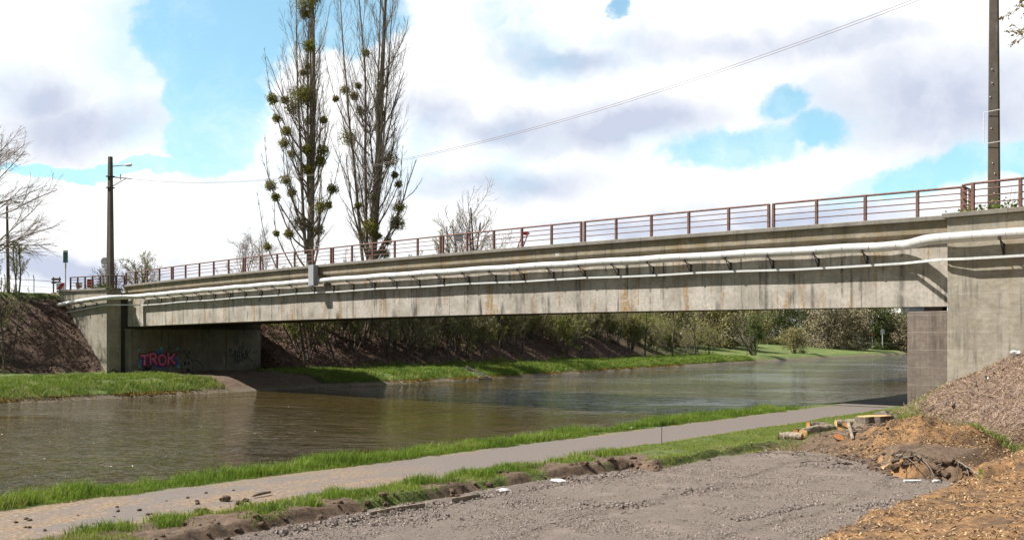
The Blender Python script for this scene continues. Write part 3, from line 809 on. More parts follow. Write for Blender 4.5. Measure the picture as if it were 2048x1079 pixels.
# ------------------------------------------------------------------ services hung on the bridge
def pipe_axis():
    P = []
    for s in (-14.6, -13, -11.5, -10, -8.5, -7.2, -6.6): P.append((s, -1.86-.1*(-7-s) if s < -7 else -1.86, np.interp(s, [-14.6, -13, -10, -8, -6.6], [6.05, 6.34, 6.56, 6.68, 6.72])))
    P += [(-6.1, -1.6, 6.75), (-5.4, -.8, 6.79), (-4.8, -.32, 6.82), (-4.2, -.2, float(zc(-4.2))-.97)]
    for s in np.arange(-3, 50.4, 1.3): P.append((s, -.2+.012*math.sin(s*2.1), float(zc(s))-.97+.014*math.sin(s*1.7)))
    P += [(50.9, -.21, 6.81), (51.4, -.42, 6.80), (52.0, -1.2, 6.79), (52.5, -1.72, 6.785), (53.1, -1.86, 6.78)]
    for s in np.arange(54.3, 70, 1.3): P.append((s, -1.86, 6.78))
    return np.array(P)
PAX = pipe_axis()
def build_pipe():
    t = thing('service_pipe', 'fat silvery clad pipe slung along the face of the bridge', 'pipe', (23, -.2, 6.8))
    i = np.searchsorted(PAX[:, 0], 17.2)
    P = np.array(curve(PAX, len(PAX)*3))
    b = MB(); b.tube(P, .175, 14)
    cum = np.concatenate([[0], np.cumsum(np.linalg.norm(np.diff(P, axis=0), axis=1))]); rr_ = rs(77)
    for q in np.arange(.6, cum[-1]-.5, .98):
        c = [np.array([np.interp(q+e, cum, P[:, k]) for k in range(3)]) for e in (-.022, .022)]
        b.tube(c, .1785+.004*rr_.rand(), 14)
    b.build('pipe', M['pipe'], t, True)
    b = MB(); s = 17.2; z = float(zc(s))
    b.box((s-.26, -.62, z-1.25), (s+.26, -.285, z-.03), 0, .012); b.box((s-.265, -.625, z-1.25), (s+.265, -.28, z-1.02), 0, .01)
    b.build('cover_box', M['boxgrey'], t)
    def bracket(s, w, ztop, zbot, slope=0):
        b = MB()
        b.box((s-.03, w-.05, zbot), (s+.03, w-.003, ztop), 0)
        b.tube([(s, w-.03, ztop-.05), (s, w-.56, ztop+.10)], .026, 4); b.tube([(s, w-.02, ztop-.42), (s, w-.42, ztop+.02)], .018, 4)
        b.tube([(s, w-.01, zbot+.03), (s, w-.25, zbot+.03)], .016, 4)
        b.box((s-.035, w-.60, ztop+.07), (s+.035, w-.53, ztop+.19))
        b.build('bracket', M['iron'], t)
    for i in range(-2, 28):
        s = i*SEC/5+.03
        if -5 < s < 51.2: bracket(s, .15, float(zc(s))-1.24, float(zc(s))-1.62)
    for s in (54.7, 56.6, 58.5): bracket(s, -1.5, 6.52, 6.1)
    for s in (-8.3, -9.9, -11.4): bracket(s, -1.5+.1*(s+7), float(np.interp(s, [-13, -10, -8], [6.34, 6.56, 6.68]))-.24, float(np.interp(s, [-13, -7], [5.75, 6.2])))
    t = thing('cable_tray', 'thin galvanised cable tray running below the pipe on the bridge', 'cable tray', (23, 0, 6.2))
    P = [(-14.5, -2.34, 5.62), (-13, -2.22, 5.70), (-10, -1.9, 5.95), (-7.2, -1.60, 6.2), (-6.4, -1.5, 6.2), (-5.0, -.35, 6.21), (-4.4, -.085, float(zc(-4.4))-1.64)]
    P += [(s, -.085, float(zc(s))-1.64+.02*math.sin(s*.9)) for s in np.arange(-3, 50.5, 2)]
    P += [(51.2, -.12, 6.17), (52.9, -1.70, 6.10), (53.6, -1.79, 6.07), (58, -1.79, 6.07), (70, -1.79, 6.07)]
    P = np.array(P); b = MB(); n = len(P)
    T = np.gradient(P[:, :2], axis=0); T /= np.linalg.norm(T, axis=1)[:, None]; N = np.stack([-T[:, 1], T[:, 0]], 1)
    V = []
    for i in range(n):
        for (o, z) in ((-.055, -.04), (-.055, .04), (.055, .04), (.055, -.04)):
            q = P[i]; V.append((q[0]-N[i, 0]*-o, q[1]-N[i, 1]*-o, q[2]+z))
    b.add(V, np.array([[4*i+j, 4*i+(j+1) % 4, 4*i+4+(j+1) % 4, 4*i+4+j] for i in range(n-1) for j in range(4)])); b.add(V[:4], np.array([[0, 1, 2, 3]]))
    b.build('tray_channel', M['tray'], t)
build_pipe()

# ------------------------------------------------------------------ poles, wires, signs
def pole(name, label, x, y, z0, z1, r0, r1, arms, rot=0):
    t = thing(name, label, 'pole', (x, y, z0))
    b = MB(); n = 12; V = []
    for i in range(n):
        f = i/(n-1); r = r0+(r1-r0)*f; z = z0-.1+(z1-z0+.1)*f
        for (p, q) in ((-1, -.62), (-.82, -.8), (.82, -.8), (1, -.62), (1, .62), (.82, .8), (-.82, .8), (-1, .62)):
            c, s = math.cos(rot), math.sin(rot); V.append((x+r*(p*c-q*s), y+r*(p*s+q*c), z))
    b.add(V, np.array([[8*i+j, 8*i+(j+1) % 8, 8*i+8+(j+1) % 8, 8*i+8+j] for i in range(n-1) for j in range(8)])); b.add(V[-8:], np.array([list(range(8))]))
    b.build('shaft', M['pole'], t)
    return t
ax, ay = -8.4, -.55
LP = pole('lamp_pole', 'tapered concrete lamp pole with lamp arm and bracket on the left abutment', ax, ay, 7.45, 17.75, .27, .15, None, .3)
def lamp_bits():
    t = LP
    dr = np.array([RT[0], RT[1], 0])*.9+np.array([.3, -.3, 0])*.35; dr /= np.linalg.norm(dr)
    p = np.array([ax, ay, 17.0])
    b = MB(); b.tube([p, p+dr*.7+[0, 0, .03], p+dr*1.25+[0, 0, .06]], .03, 6); b.build('lamp_arm', M['iron'], t)
    b = MB(); q = p+dr*1.2+[0, 0, .06]
    P = np.array([q, q+dr*.15, q+dr*.35, q+dr*.55, q+dr*.62]); b.tube(P, [.05, .10, .12, .11, .04], 8); b.build('lamp_head', M['tray'], t)
    z1, z2 = 16.22, 15.35
    b = MB(); a = np.array([ax, ay, z1]); e = a+dr*1.75+[0, 0, -.22]
    b.tube([a-dr*.25, e], .04, 4); b.tube([np.array([ax, ay, z2])-dr*.05, a+dr*1.4+[0, 0, -.15]], .03, 4)
    for z in (z1, z2): b.box((ax-.24, ay-.24, z-.04), (ax+.24, ay+.24, z+.04), .3)
    b.build('bracket_arm', M['iron'], t)
    b = MB(); c = a+dr*.85+[0, 0, -.1]; b.tube([c+[0, 0, -.2], c+[0, 0, .25]], [.04, .06], 6); b.build('insulator', M['white'], t)
    return e
ARM_END = lamp_bits()
bx, by = 54.13, -.35
RP = pole('utility_pole', 'tall dark concrete pole behind the railing on the right abutment', bx, by, 7.5, 18.2, .185, .115, None, .12)
def rp_bits():
    b = MB()
    for z in (9.95, 11.0): b.tube([(bx-.26, by-.22, z), (bx+.24, by-.22, z+.02)], .010, 5)
    b.tube([(bx-.26, by-.22, 9.95), (bx-.26, by-.22, 11.0)], .016, 5); b.build('cable_bracket', M['white'], RP)
    b = MB(); rng = rs(8)
    for z in (8.3, 8.95, 8.66, 9.3, 10.45, 11.5, 11.95, 12.4):
        sx = bx+rng.uniform(-.08, .06); b.tube([(sx, by-.17, z), (sx, by-.135, z)], [.015, .018], 8)
    b.build('spot', M['white'], RP)
    b = MB(); b.tube([(bx, by, 16.6), (bx-1.5, by-.2, 16.5)], .04, 5); b.build('bracket_arm', M['iron'], RP)
rp_bits()
def wires():
    A = np.array(ARM_END); B = np.array([bx-1.0, by-.2, 15.55])
    for i, (da, db, sag, lab) in enumerate(((0, 0, 2.45, 'upper one of the two thin wires strung from pole to pole above the bridge'), (-.02, -.10, 2.47, 'lower dashed-looking wire of the pair strung above the bridge'))):
        t = np.linspace(0, 1, 60)[:, None]; P = A+(B-A)*t; P[:, 2] += (da*(1-t)+db*t-sag*4*t*(1-t))[:, 0]
        b = MB(); b.tube(P, .009, 4)
        o = b.build('overhead_wire', M['wire']); tag(o, lab, 'wire', 'wires strung above the bridge')
wires()

def simple_signs():
    # green information board on the left approach
    x, y, Z = 131, 575, 77.
    p = at_depth(131, 570, 77); t = thing('information_sign', 'narrow green board with pale top on a thin post at the left approach', 'sign', tuple(p))
    top = at_depth(131, 500, 77)[2]; mid = at_depth(131, 525, 77)[2]
    b = MB(); b.tube([(p[0], p[1], 7.2), (p[0], p[1], mid+.2)], .05, 8); b.tube([(p[0], p[1], mid-.45), (p[0], p[1], mid-.06)], .075, 8); b.build('post', M['tray'], t)
    a = math.atan2(RT[1], RT[0])
    b = MB(); b.box(p*[1, 1, 0]+[-.19, -.05, mid], p*[1, 1, 0]+[.19, .05, top-.16], a, .02); b.build('board', flat('sign_green', (.06, .17, .14), .5, 0, .35, 5), t)
    b = MB(); b.box(p*[1, 1, 0]+[-.19, -.05, top-.157], p*[1, 1, 0]+[.19, .05, top+.02], a, .02); b.build('board_header', M['white'], t)
    # round sign seen from behind, half hidden by the lamp pole
    p = at_depth(209.5, 522, 79); t = thing('round_sign', 'grey back of a round road sign half hidden behind the left lamp pole', 'sign', tuple(p))
    fx = np.array([FW[0], FW[1], 0])
    b = MB(); b.tube([p-fx*.012, p+fx*.012], .33, 24); b.build('disc', M['tray'], t)
    b = MB(); b.tube([p+fx*.05+[0, 0, -3.0], p+fx*.05+[0, 0, .2]], .035, 8); b.build('post', M['tray'], t)
    q = p+[0, 0, -.45]; b = MB(); b.box(q+[-.22, -.012, -.10], q+[.22, .012, .10], a); b.build('plate', M['tray'], t)
    # red and white barrier boards behind the left railing
    redm = flat('barrier_red', (.48, .03, .015), .5, 0, .1, 4)
    for (px, py, r, lab, tilt) in ((121, 572, .28, 'leftmost red and white barrier board, by the timber gate', .6), (158, 570, .22, 'red and white barrier board behind the left railing, tilted to the right', -.6), (180.5, 566.5, .30, 'orange-red upright panel behind the left railing, rightmost of the three', 0)):
        p = at_depth(px, py, 74.5); t = thing('barrier_board', lab, 'barrier', tuple(p), 'red barrier boards at the left approach')
        b = MB()
        if tilt: b.box(p+[-r*1.2, -.03, -r], p+[r*1.2, .03, r], a, .02)
        else: b.box(p+[-r*.95, -.03, -r*1.2], p+[r*.95, .03, r*1.2], a, .02)
        b.build('panel', M['white'], t)
        rx = np.array([RT[0], RT[1], 0]); u = np.array([0, 0, 1.]); f = -fx*.045
        if tilt:
            k = 1 if tilt > 0 else -1
            V = [p+f+rx*(-r*1.1*k)+u*-r*.95, p+f+rx*(r*.15*k)+u*-r*.95, p+f+rx*(r*1.15*k)+u*r*.4, p+f+rx*(r*1.15*k)+u*r*.95, p+f+rx*(r*.3*k)+u*r*.95]
        else:
            V = [p+f+rx*(r*.75*c)+u*(r*1.05*s) for c, s in ((-.8, -1), (.8, -1), (1, -.6), (1, .6), (.8, 1), (-.8, 1), (-1, .6), (-1, -.6))]
        b = MB(); b.add(V, np.array([list(range(len(V)))])); b.build('stripe', redm, t)
        b = MB(); b.tube([p+fx*.08+[0, 0, -.6], p+fx*.08+[0, 0, .15]], .03, 6); b.build('stand', M['iron'], t)
    # timber gate by the left approach
    p = at_depth(112, 585, 76); t = thing('timber_gate', 'short dark timber rail gate at the end of the left railing', 'gate', tuple(p))
    rx = np.array([RT[0], RT[1], 0])
    b = MB()
    for y in (558, 564.5):
        c = at_depth(112.5, y, 76); b.box(c+[-.38, -.05, -.09], c+[.38, .05, .09], a, .02)
    b.build('plank', M['darkbark'], t)
    b = MB()
    for xx in (107, 119):
        c = at_depth(xx, 556, 76.15); b.tube([(c[0], c[1], 7.0), (c[0], c[1], c[2]+.1)], .06, 7)
    b.build('post', M['darkbark'], t)
    # wire fence on the crest at far left
    t = thing('wire_fence', 'thin wire fence on leaning posts along the grassy crest at far left', 'fence', tuple(at_depth(60, 585, 82)))
    b = MB(); L_ = [at_depth(x, y, 82) for x, y in ((-120, 552), (-20, 556), (10, 557), (68, 560), (105, 562.5))]
    b.tube(L_, .022, 4); b.tube([q+[0, 0, -.55] for q in L_], .010, 4); b.build('wire', M['wire'], t)
    for x, y in ((10, 554), (68, 556)):
        c = at_depth(x, y, 82); b = MB(); b.tube([(c[0], c[1], 6.9), c, c+[-.18, 0, .28]], .035, 6); b.build('fence_post', M['pole'], t)
    # distant lamp post at left edge
    c = at_depth(17, 588, 95); t = thing('street_lamp', 'slim grey street lamp among bare branches at the far left edge', 'street lamp', tuple(c))
    tp = at_depth(14, 412, 95)
    b = MB(); b.tube([c+[0, 0, -1], tp], [.19, .10], 8); b.build('post', M['pole'], t)
    b = MB(); b.tube([tp, tp+[0, 0, .25]+rx*.25, tp+[0, 0, .42]+rx*.7], .04, 6); b.build('lamp_arm', M['pole'], t)
    b = MB(); e = tp+[0, 0, .42]+rx*.6; b.tube([e, e+rx*.2, e+rx*.7, e+rx*.8], [.05, .13, .13, .05], 8); b.build('lamp_head', M['tray'], t)
    # grey plate behind the railing
    p = at_depth(918, 474, 58); t = thing('bridge_sign', 'small grey rectangular sign back behind the mid railing', 'sign', tuple(p))
    b = MB(); b.box(p+[-.26, -.015, -.27], p+[.26, .015, .27], a, .006); b.build('plate', M['boxgrey'], t)
    b = MB(); b.tube([p+fx*.04+[0, 0, -1.4], p+fx*.04+[0, 0, .3]], .03, 6); b.build('post', M['tray'], t)
    # distant red crane showing above the deck
    Zc_ = 190.; p = at_depth(1004, 640, Zc_); t = thing('crane', 'distant red lattice crane boom poking up behind the railing by the bare tree', 'crane', tuple(p))
    A_, B_ = at_depth(1016, 560, Zc_), at_depth(1051, 466, Zc_)
    cr = flat('crane_red', (.42, .05, .05), .5, 0, .2, 3); b = MB()
    for k in (-.55, .55):
        b.tube([A_+rx*k+fx*.5, B_+rx*k+fx*.5], .11, 4); b.tube([A_+rx*k-fx*.5, B_+rx*k-fx*.5], .11, 4)
    for i in range(14):
        q0 = A_+(B_-A_)*i/14; q1 = A_+(B_-A_)*(i+1)/14; k = .55 if i % 2 else -.55
        b.tube([q0+rx*k-fx*.5, q1-rx*k-fx*.5], .08, 3)
    b.build('boom', cr, t)
    b = MB(); b.box(B_+[-.5, -.4, -.35], B_+[.5, .4, .35], a, .1); b.tube([B_+rx*.3+[0, 0, .15], B_+rx*.8+[0, 0, -.15]], .2, 6); b.build('boom_head', cr, t)
    b = MB(); g = np.array([A_[0], A_[1], 3.]); b.box(g+[-2, -1.5, -1], g+[2, 1.5, 2.5], a, .2); b.tube([g+[0, 0, 2.3], A_], .5, 6); b.build('body', cr, t)
    # far signs on the grass bank at right
    for (x, yt, yb, kind) in ((1765, 657.5, 687, 0), (1744.5, 666.5, 688, 1)):
        Z_ = 262.; c = at_depth(x, yb+2, Z_); top = at_depth(x, yt, Z_)
        if kind == 0:
            t = thing('road_sign', 'grey back of a round road sign with small plate, far off under the bridge', 'sign', tuple(c))
            b = MB(); b.tube([c+[0, 0, -.8], top+[0, 0, -.2]], .12, 8); b.build('post', M['tray'], t)
            d_ = top+[0, 0, -.55]; b = MB(); b.tube([d_-fx*.15, d_-fx*.1], .58, 20); b.build('disc', M['tray'], t)
            d_ = top+[0, 0, -1.25]; b = MB(); b.box(d_-fx*.13+[-.55, -.04, -.2], d_-fx*.13+[.55, .04, .2], a); b.build('plate', M['tray'], t)
        else:
            t = thing('marker_post', 'short post with an orange-red plate beside the far round sign', 'post', tuple(c))
            b = MB(); b.tube([c+[0, 0, -.8], top], .10, 6); b.build('post', M['tray'], t)
            d_ = top+[0, 0, -.5]; b = MB(); b.box(d_-fx*.15+[-.2, -.05, -.5], d_-fx*.15+[.22, .05, .45], a); b.build('plate', flat('marker_red', (.5, .10, .06), .5), t)
    # far industrial building
    c = at_depth(1812, 690, 420); t = thing('industrial_building', 'far grey and white clad building just visible beside the right pier', 'building', tuple(c))
    e0, e1 = at_depth(1791, 637, 420), at_depth(1860, 590, 420); g = MB(); w_ = MB(); r_ = MB()
    q = np.array([(e0[0]+e1[0])/2, (e0[1]+e1[1])/2]); hx = 8.0
    g.box((q[0]-hx+.8, q[1]-6, 2), (q[0]+hx-.8, q[1]+6, 24), a)
    for i in range(16): 
        k = q+RT*(-6.6+i*.9)-FW*6.03; g.box((k[0]-.15, k[1]-.06, 2), (k[0]+.15, k[1]+.06, 24), a)
    g.build('wall', flat('corrugated_blue_grey', (.30, .33, .38), .5, .1, .1, .3), t)
    for sgn in (-1, 1):
        k = q+RT*sgn*(hx-.35); w_.box((k[0]-.45, k[1]-6.1, 2), (k[0]+.45, k[1]+6.1, 24.4), a)
    w_.build('corner_trim', M['white'], t)
    r_.box((q[0]-hx, q[1]-6.2, 24.4), (q[0]+hx, q[1]+6.2, 25), a); r_.build('roof', M['boxgrey'], t)
simple_signs()

# ------------------------------------------------------------------ trees and shrubs
def unit(v): return v/(np.linalg.norm(v)+1e-9)
def perp(d, rng):
    a = np.cross(d, rng.randn(3)); return unit(a)
def grow(rng, starts, spec, up=(0, 0, 1)):
    """starts: (point, direction, length, radius); spec per level: seg, wob, trop, n, t0, ang, ratio, rr, taper. Returns lists of (pts, radii) per level"""
    up = np.array(up, float); out = [[] for _ in spec]
    stack = [(np.array(p, float), unit(np.array(d, float)), L, r, 0) for p, d, L, r in starts]
    while stack:
        p, d, L, r, lv = stack.pop(); sp = spec[lv]
        n = sp.get('seg', 5); P = [p]; D = [d]
        for i in range(n):
            d = unit(d+rng.randn(3)*sp.get('wob', .08)+up*sp.get('trop', .05))
            p = p+d*L/n; P.append(p); D.append(d)
        R = r*(1-(1-sp.get('taper', .3))*np.linspace(0, 1, n+1)**sp.get('tp', 1.0))
        out[lv].append((np.array(P), np.maximum(R, sp.get('rmin', .006))))
        if lv+1 < len(spec):
            m = sp['n']; t0 = sp.get('t0', .2); phi = rng.rand()*6.28
            m = int(m*(.8+.4*rng.rand())+.5) if lv else m
            for k in range(m):
                t = t0+(sp.get('t1', .98)-t0)*(k+rng.rand())/m; f = t*n; i = min(int(f), n-1); u = f-i
                q = P[i]*(1-u)+P[i+1]*u; dd = D[i+1]; phi += 2.4+rng.randn()*.4
                a = perp(dd, rng) if lv else None
                if a is None:
                    x = unit(np.cross(dd, [0, 1, .01])); y = np.cross(dd, x); a = x*math.cos(phi)+y*math.sin(phi)
                g = sp['ang']*(1+.25*rng.randn())
                cd = dd*math.cos(g)+a*math.sin(g)
                fn = sp.get('len', lambda t: 1-.6*t)
                cl = L*sp['ratio']*fn(t)*(.75+.5*rng.rand())
                cr = max(min(np.interp(f, np.arange(n+1), R)*sp.get('rr', .6), 9), .006)
                stack.append((q, cd, cl, cr, lv+1))
    return out
def mb_lines(b, lines, k):
    for P, R in lines: b.tube(P, R, k, False)
    return b
def leaves_mesh(name, pts, size, rng, mat, parent, droop=0, elong=1.6):
    """many small leaf quads (bent diamonds) at pts"""
    n = len(pts); pts = np.asarray(pts)
    a = rng.randn(n, 3); a[:, 2] -= droop; a /= np.linalg.norm(a, axis=1)[:, None]
    b = np.cross(a, rng.randn(n, 3)); b /= np.linalg.norm(b, axis=1)[:, None]+1e-9
    L = size*(.6+.8*rng.rand(n))[:, None]; W = L/elong
    V = np.stack([pts, pts+a*L*.5+b*W*.5, pts+a*L, pts+a*L*.5-b*W*.5], 1).reshape(-1, 3)
    F = np.arange(4*n).reshape(-1, 4); r = np.repeat(np.clip(rng.rand(n), 0, 1), 4)
    me = mesh(name, V-off(parent), F, mat, False, {'rnd': r})
    return link(name, me, parent)
def tips(lines, rng, per=3):
    out = []
    for P, R in lines:
        for _ in range(per):
            t = rng.rand()**.6*(len(P)-1); i = min(int(t), len(P)-2); out.append(P[i]*(1-t+i)+P[i+1]*(t-i))
    return np.array(out)
def ground_z(p): return float(H(np.array([p[0]]), np.array([p[1]]))[0])

def poplar(label, x, Zd, zbase, height, seed, clumps, tr, wide, hollow):
    """fastigiate poplar whose trunk shows at photo column x, distance Zd"""
    base = at_depth(x, 685, Zd); base[2] = zbase
    t = thing('poplar_tree', label, 'tree', tuple(base)); rng = rs(seed)
    def ln(q): return (1-.80*q)
    lead = []
    spec = [dict(seg=14, wob=.018, trop=.05, taper=.16, n=26, t0=.14, t1=.97, ang=.58, ratio=.24, rr=.32, len=lambda q: wide*(.34+.9*(1-q)**1.0) if q > .12 else .5),
            dict(seg=8, wob=.075, trop=.20, taper=.22, n=11, t0=.18, ang=.50, ratio=.38, rr=.55, rmin=.012),
            dict(seg=5, wob=.10, trop=.16, taper=.3, n=8, t0=.12, ang=.5, ratio=.42, rr=.5, rmin=.008),
            dict(seg=3, wob=.12, trop=.10, taper=.5, rmin=.005)]
    starts = [(base, (.0, 0, 1), height, tr)]
    for (dx, dz0, L, r) in hollow:
        starts.append((base+[RT[0]*dx*.25, RT[1]*dx*.25, dz0], (RT[0]*dx*.055, RT[1]*dx*.055, 1), L, r))
    o = grow(rng, starts, spec)
    # limbs that carry the mistletoe, running up from the trunk and on past the clump
    places = []
    for (cx, cy, r) in clumps:
        c = at_depth(cx, cy, Zd+rng.uniform(-1.2, 1.2)); places.append(c)
        h = np.hypot(c[0]-base[0], c[1]-base[1])
        if h > 1.0:
            z0 = max(base[2]+2, c[2]-1.3*h-1.0); f = (z0-base[2])/height
            a = np.array([base[0], base[1], z0]); m1 = a*.55+c*.45+[0, 0, -.25*h]+rng.randn(3)*.15
            up = c+(c-m1)*.35+[0, 0, 1.2+.5*h]
            P = curve([a, m1, c, up+rng.randn(3)*.3], 12)
            o[1].append((P, np.linspace(.085*(1-f)+.045, .012, 12)))
            for k in range(2, 12):
                for _ in range(2):
                    d = unit(unit(P[min(k+1, 11)]-P[k-1])+rng.randn(3)*.55+[0, 0, .25])
                    e = grow(rng, [(P[k], d, rng.uniform(.8, 2.4)*(1.15-k/14), .022)], spec[2:])
                    o[2] += e[0]; o[3] += e[1]
    mb_lines(MB(), o[0], 9).build('trunk', M['poplarbark'], t, True)
    b = MB(); mb_lines(b, o[1], 5); mb_lines(b, o[2], 3); mb_lines(b, o[3], 3); b.build('crown', M['twig'], t)
    # mistletoe balls: each one a clump of forked sprigs and leaves
    for i, (cx, cy, r) in enumerate(clumps):
        c = places[i]; R = r*Zd/FPX*1.02
        n = int((480+R*R*1300)*rng.uniform(.6, 1.05)); q = rng.randn(n, 3); q /= np.linalg.norm(q, axis=1)[:, None]
        lump = 1+.26*np.sin(q[:, 0]*3+i)*np.cos(q[:, 1]*4+i*2)+.18*rng.randn(n)*.6
        P = c+q*(R*(rng.rand(n)**.42)*lump)[:, None]*[1, 1, .95]
        leaves_mesh('mistletoe_clump', P, .165, rng, M['mistle'], t, 0, 2.1)
    return t
poplar('tall bare poplar full of mistletoe balls, left of the pair behind the bridge', 618, 90, 3.0, 41, 4,
       [(612, 8, 21), (628, -6, 15), (619, 92, 13), (610, 28, 10), (602, 193, 24), (618, 188, 15), (586, 217, 16), (545, 198, 12), (570, 200, 8), (553, 237, 9), (573, 262, 10), (568, 287, 11),
        (617, 244, 9), (647, 240, 8), (645, 301, 12), (614, 298, 10), (640, 322, 11), (584, 308, 8), (541, 371, 12), (571, 360, 11), (551, 394, 9), (616, 340, 12), (665, 378, 11), (584, 385, 9),
        (642, 412, 16), (658, 410, 7), (600, 445, 17), (616, 453, 11), (578, 467, 11), (637, 461, 11), (535, 493, 9), (553, 467, 6), (606, 145, 7), (616, 133, 6)],
       .44, 1.0, [(-1.2, 9, 27, .17), (1.0, 12, 26, .16), (-.3, 14, 26, .15)])
poplar('tall bare poplar with a big dark mistletoe ball on its right, right of the pair', 740, 95, 3.2, 40.5, 12,
       [(697, 276, 18), (779, 319, 17), (732, 106, 8), (721, 223, 11), (691, 180, 10), (671, 198, 6), (708, 192, 9), (761, 172, 8), (758, 256, 11), (763, 228, 7), (717, 172, 6), (798, 415, 14),
        (794, 446, 16), (797, 368, 8), (789, 350, 7), (740, 452, 18), (756, 472, 7), (771, 508, 11), (716, 410, 8), (748, 395, 8), (775, 482, 8), (725, 470, 12)],
         .56, 1.0, [(-1.4, 5, 34, .19), (1.2, 6, 33, .18), (.6, 4, 35, .17), (-.5, 5, 36, .2)])

FINE = False
def bare_tree(name, label, base, height, seed, trunk_h, tr, spread, mat, lean=(0, 0, 0), group=None, leafmat=None, leafn=0, trop=.03, n1=14, cat='tree', stems=1, lsize=.14):
    t = thing(name, label, cat, tuple(base), group); rng = rs(seed); base = np.array(base, float)
    spec = [dict(seg=6, wob=.05, trop=.03, taper=.45, n=n1, t0=.30, ang=.75, ratio=spread, rr=.55, len=lambda q: 1-.45*q),
            dict(seg=6, wob=.10, trop=trop, taper=.3, n=9, t0=.2, ang=.6, ratio=.48, rr=.58, rmin=.012),
            dict(seg=5, wob=.12, trop=trop, taper=.35, n=6, t0=.15, ang=.6, ratio=.48, rr=.6, rmin=.010),
            dict(seg=3, wob=.14, trop=trop, taper=.5, rmin=.008)]
    if FINE:
        spec[1].update(n=13, trop=.0, wob=.07, t0=.25, ang=.5); spec[2].update(n=9, ratio=.5, ang=.5, trop=-.02, rmin=.009); spec[3].update(rmin=.007, trop=-.02); spec[0].update(t0=.2, ang=.95, rr=.42, len=lambda q: 1-.35*q)
    st = []
    for i in range(stems):
        d = np.array([0, 0, 1.])+np.array(lean)+(rng.randn(3)*[.22, .22, 0] if stems > 1 else 0)
        st.append((base+(rng.randn(3)*[.25, .25, 0] if stems > 1 else 0)+[0, 0, -.25], d, height*(.8+.2*rng.rand() if stems > 1 else 1)*trunk_h, tr*(.6+.5*rng.rand() if stems > 1 else 1)))
    o = grow(rng, st, spec)
    top = max(P[:, 2].max() for P, R in o[3])-base[2]; kx = height/top
    o = [[((P-base)*kx+base, R) for P, R in lv] for lv in o]
    mb_lines(MB(), o[0], 7).build('trunk', M['bark'], t, True)
    b = MB(); mb_lines(b, o[1], 4); mb_lines(b, o[2], 3); mb_lines(b, o[3], 3); b.build('crown', M[mat], t)
    if leafn: leaves_mesh('foliage', tips(o[3]+o[2], rng, leafn), lsize, rng, M[leafmat], t)
    return t

def copy_tree(src, loc, rot, sc, label=None):
    r = src.copy(); C.objects.link(r); r.location = loc; r.rotation_euler = (0, 0, rot); r.scale = (sc, sc, sc*1.0)
    if label: r['label'] = label
    for ch in src.children:
        c = ch.copy(); C.objects.link(c); c.parent = r
    return r

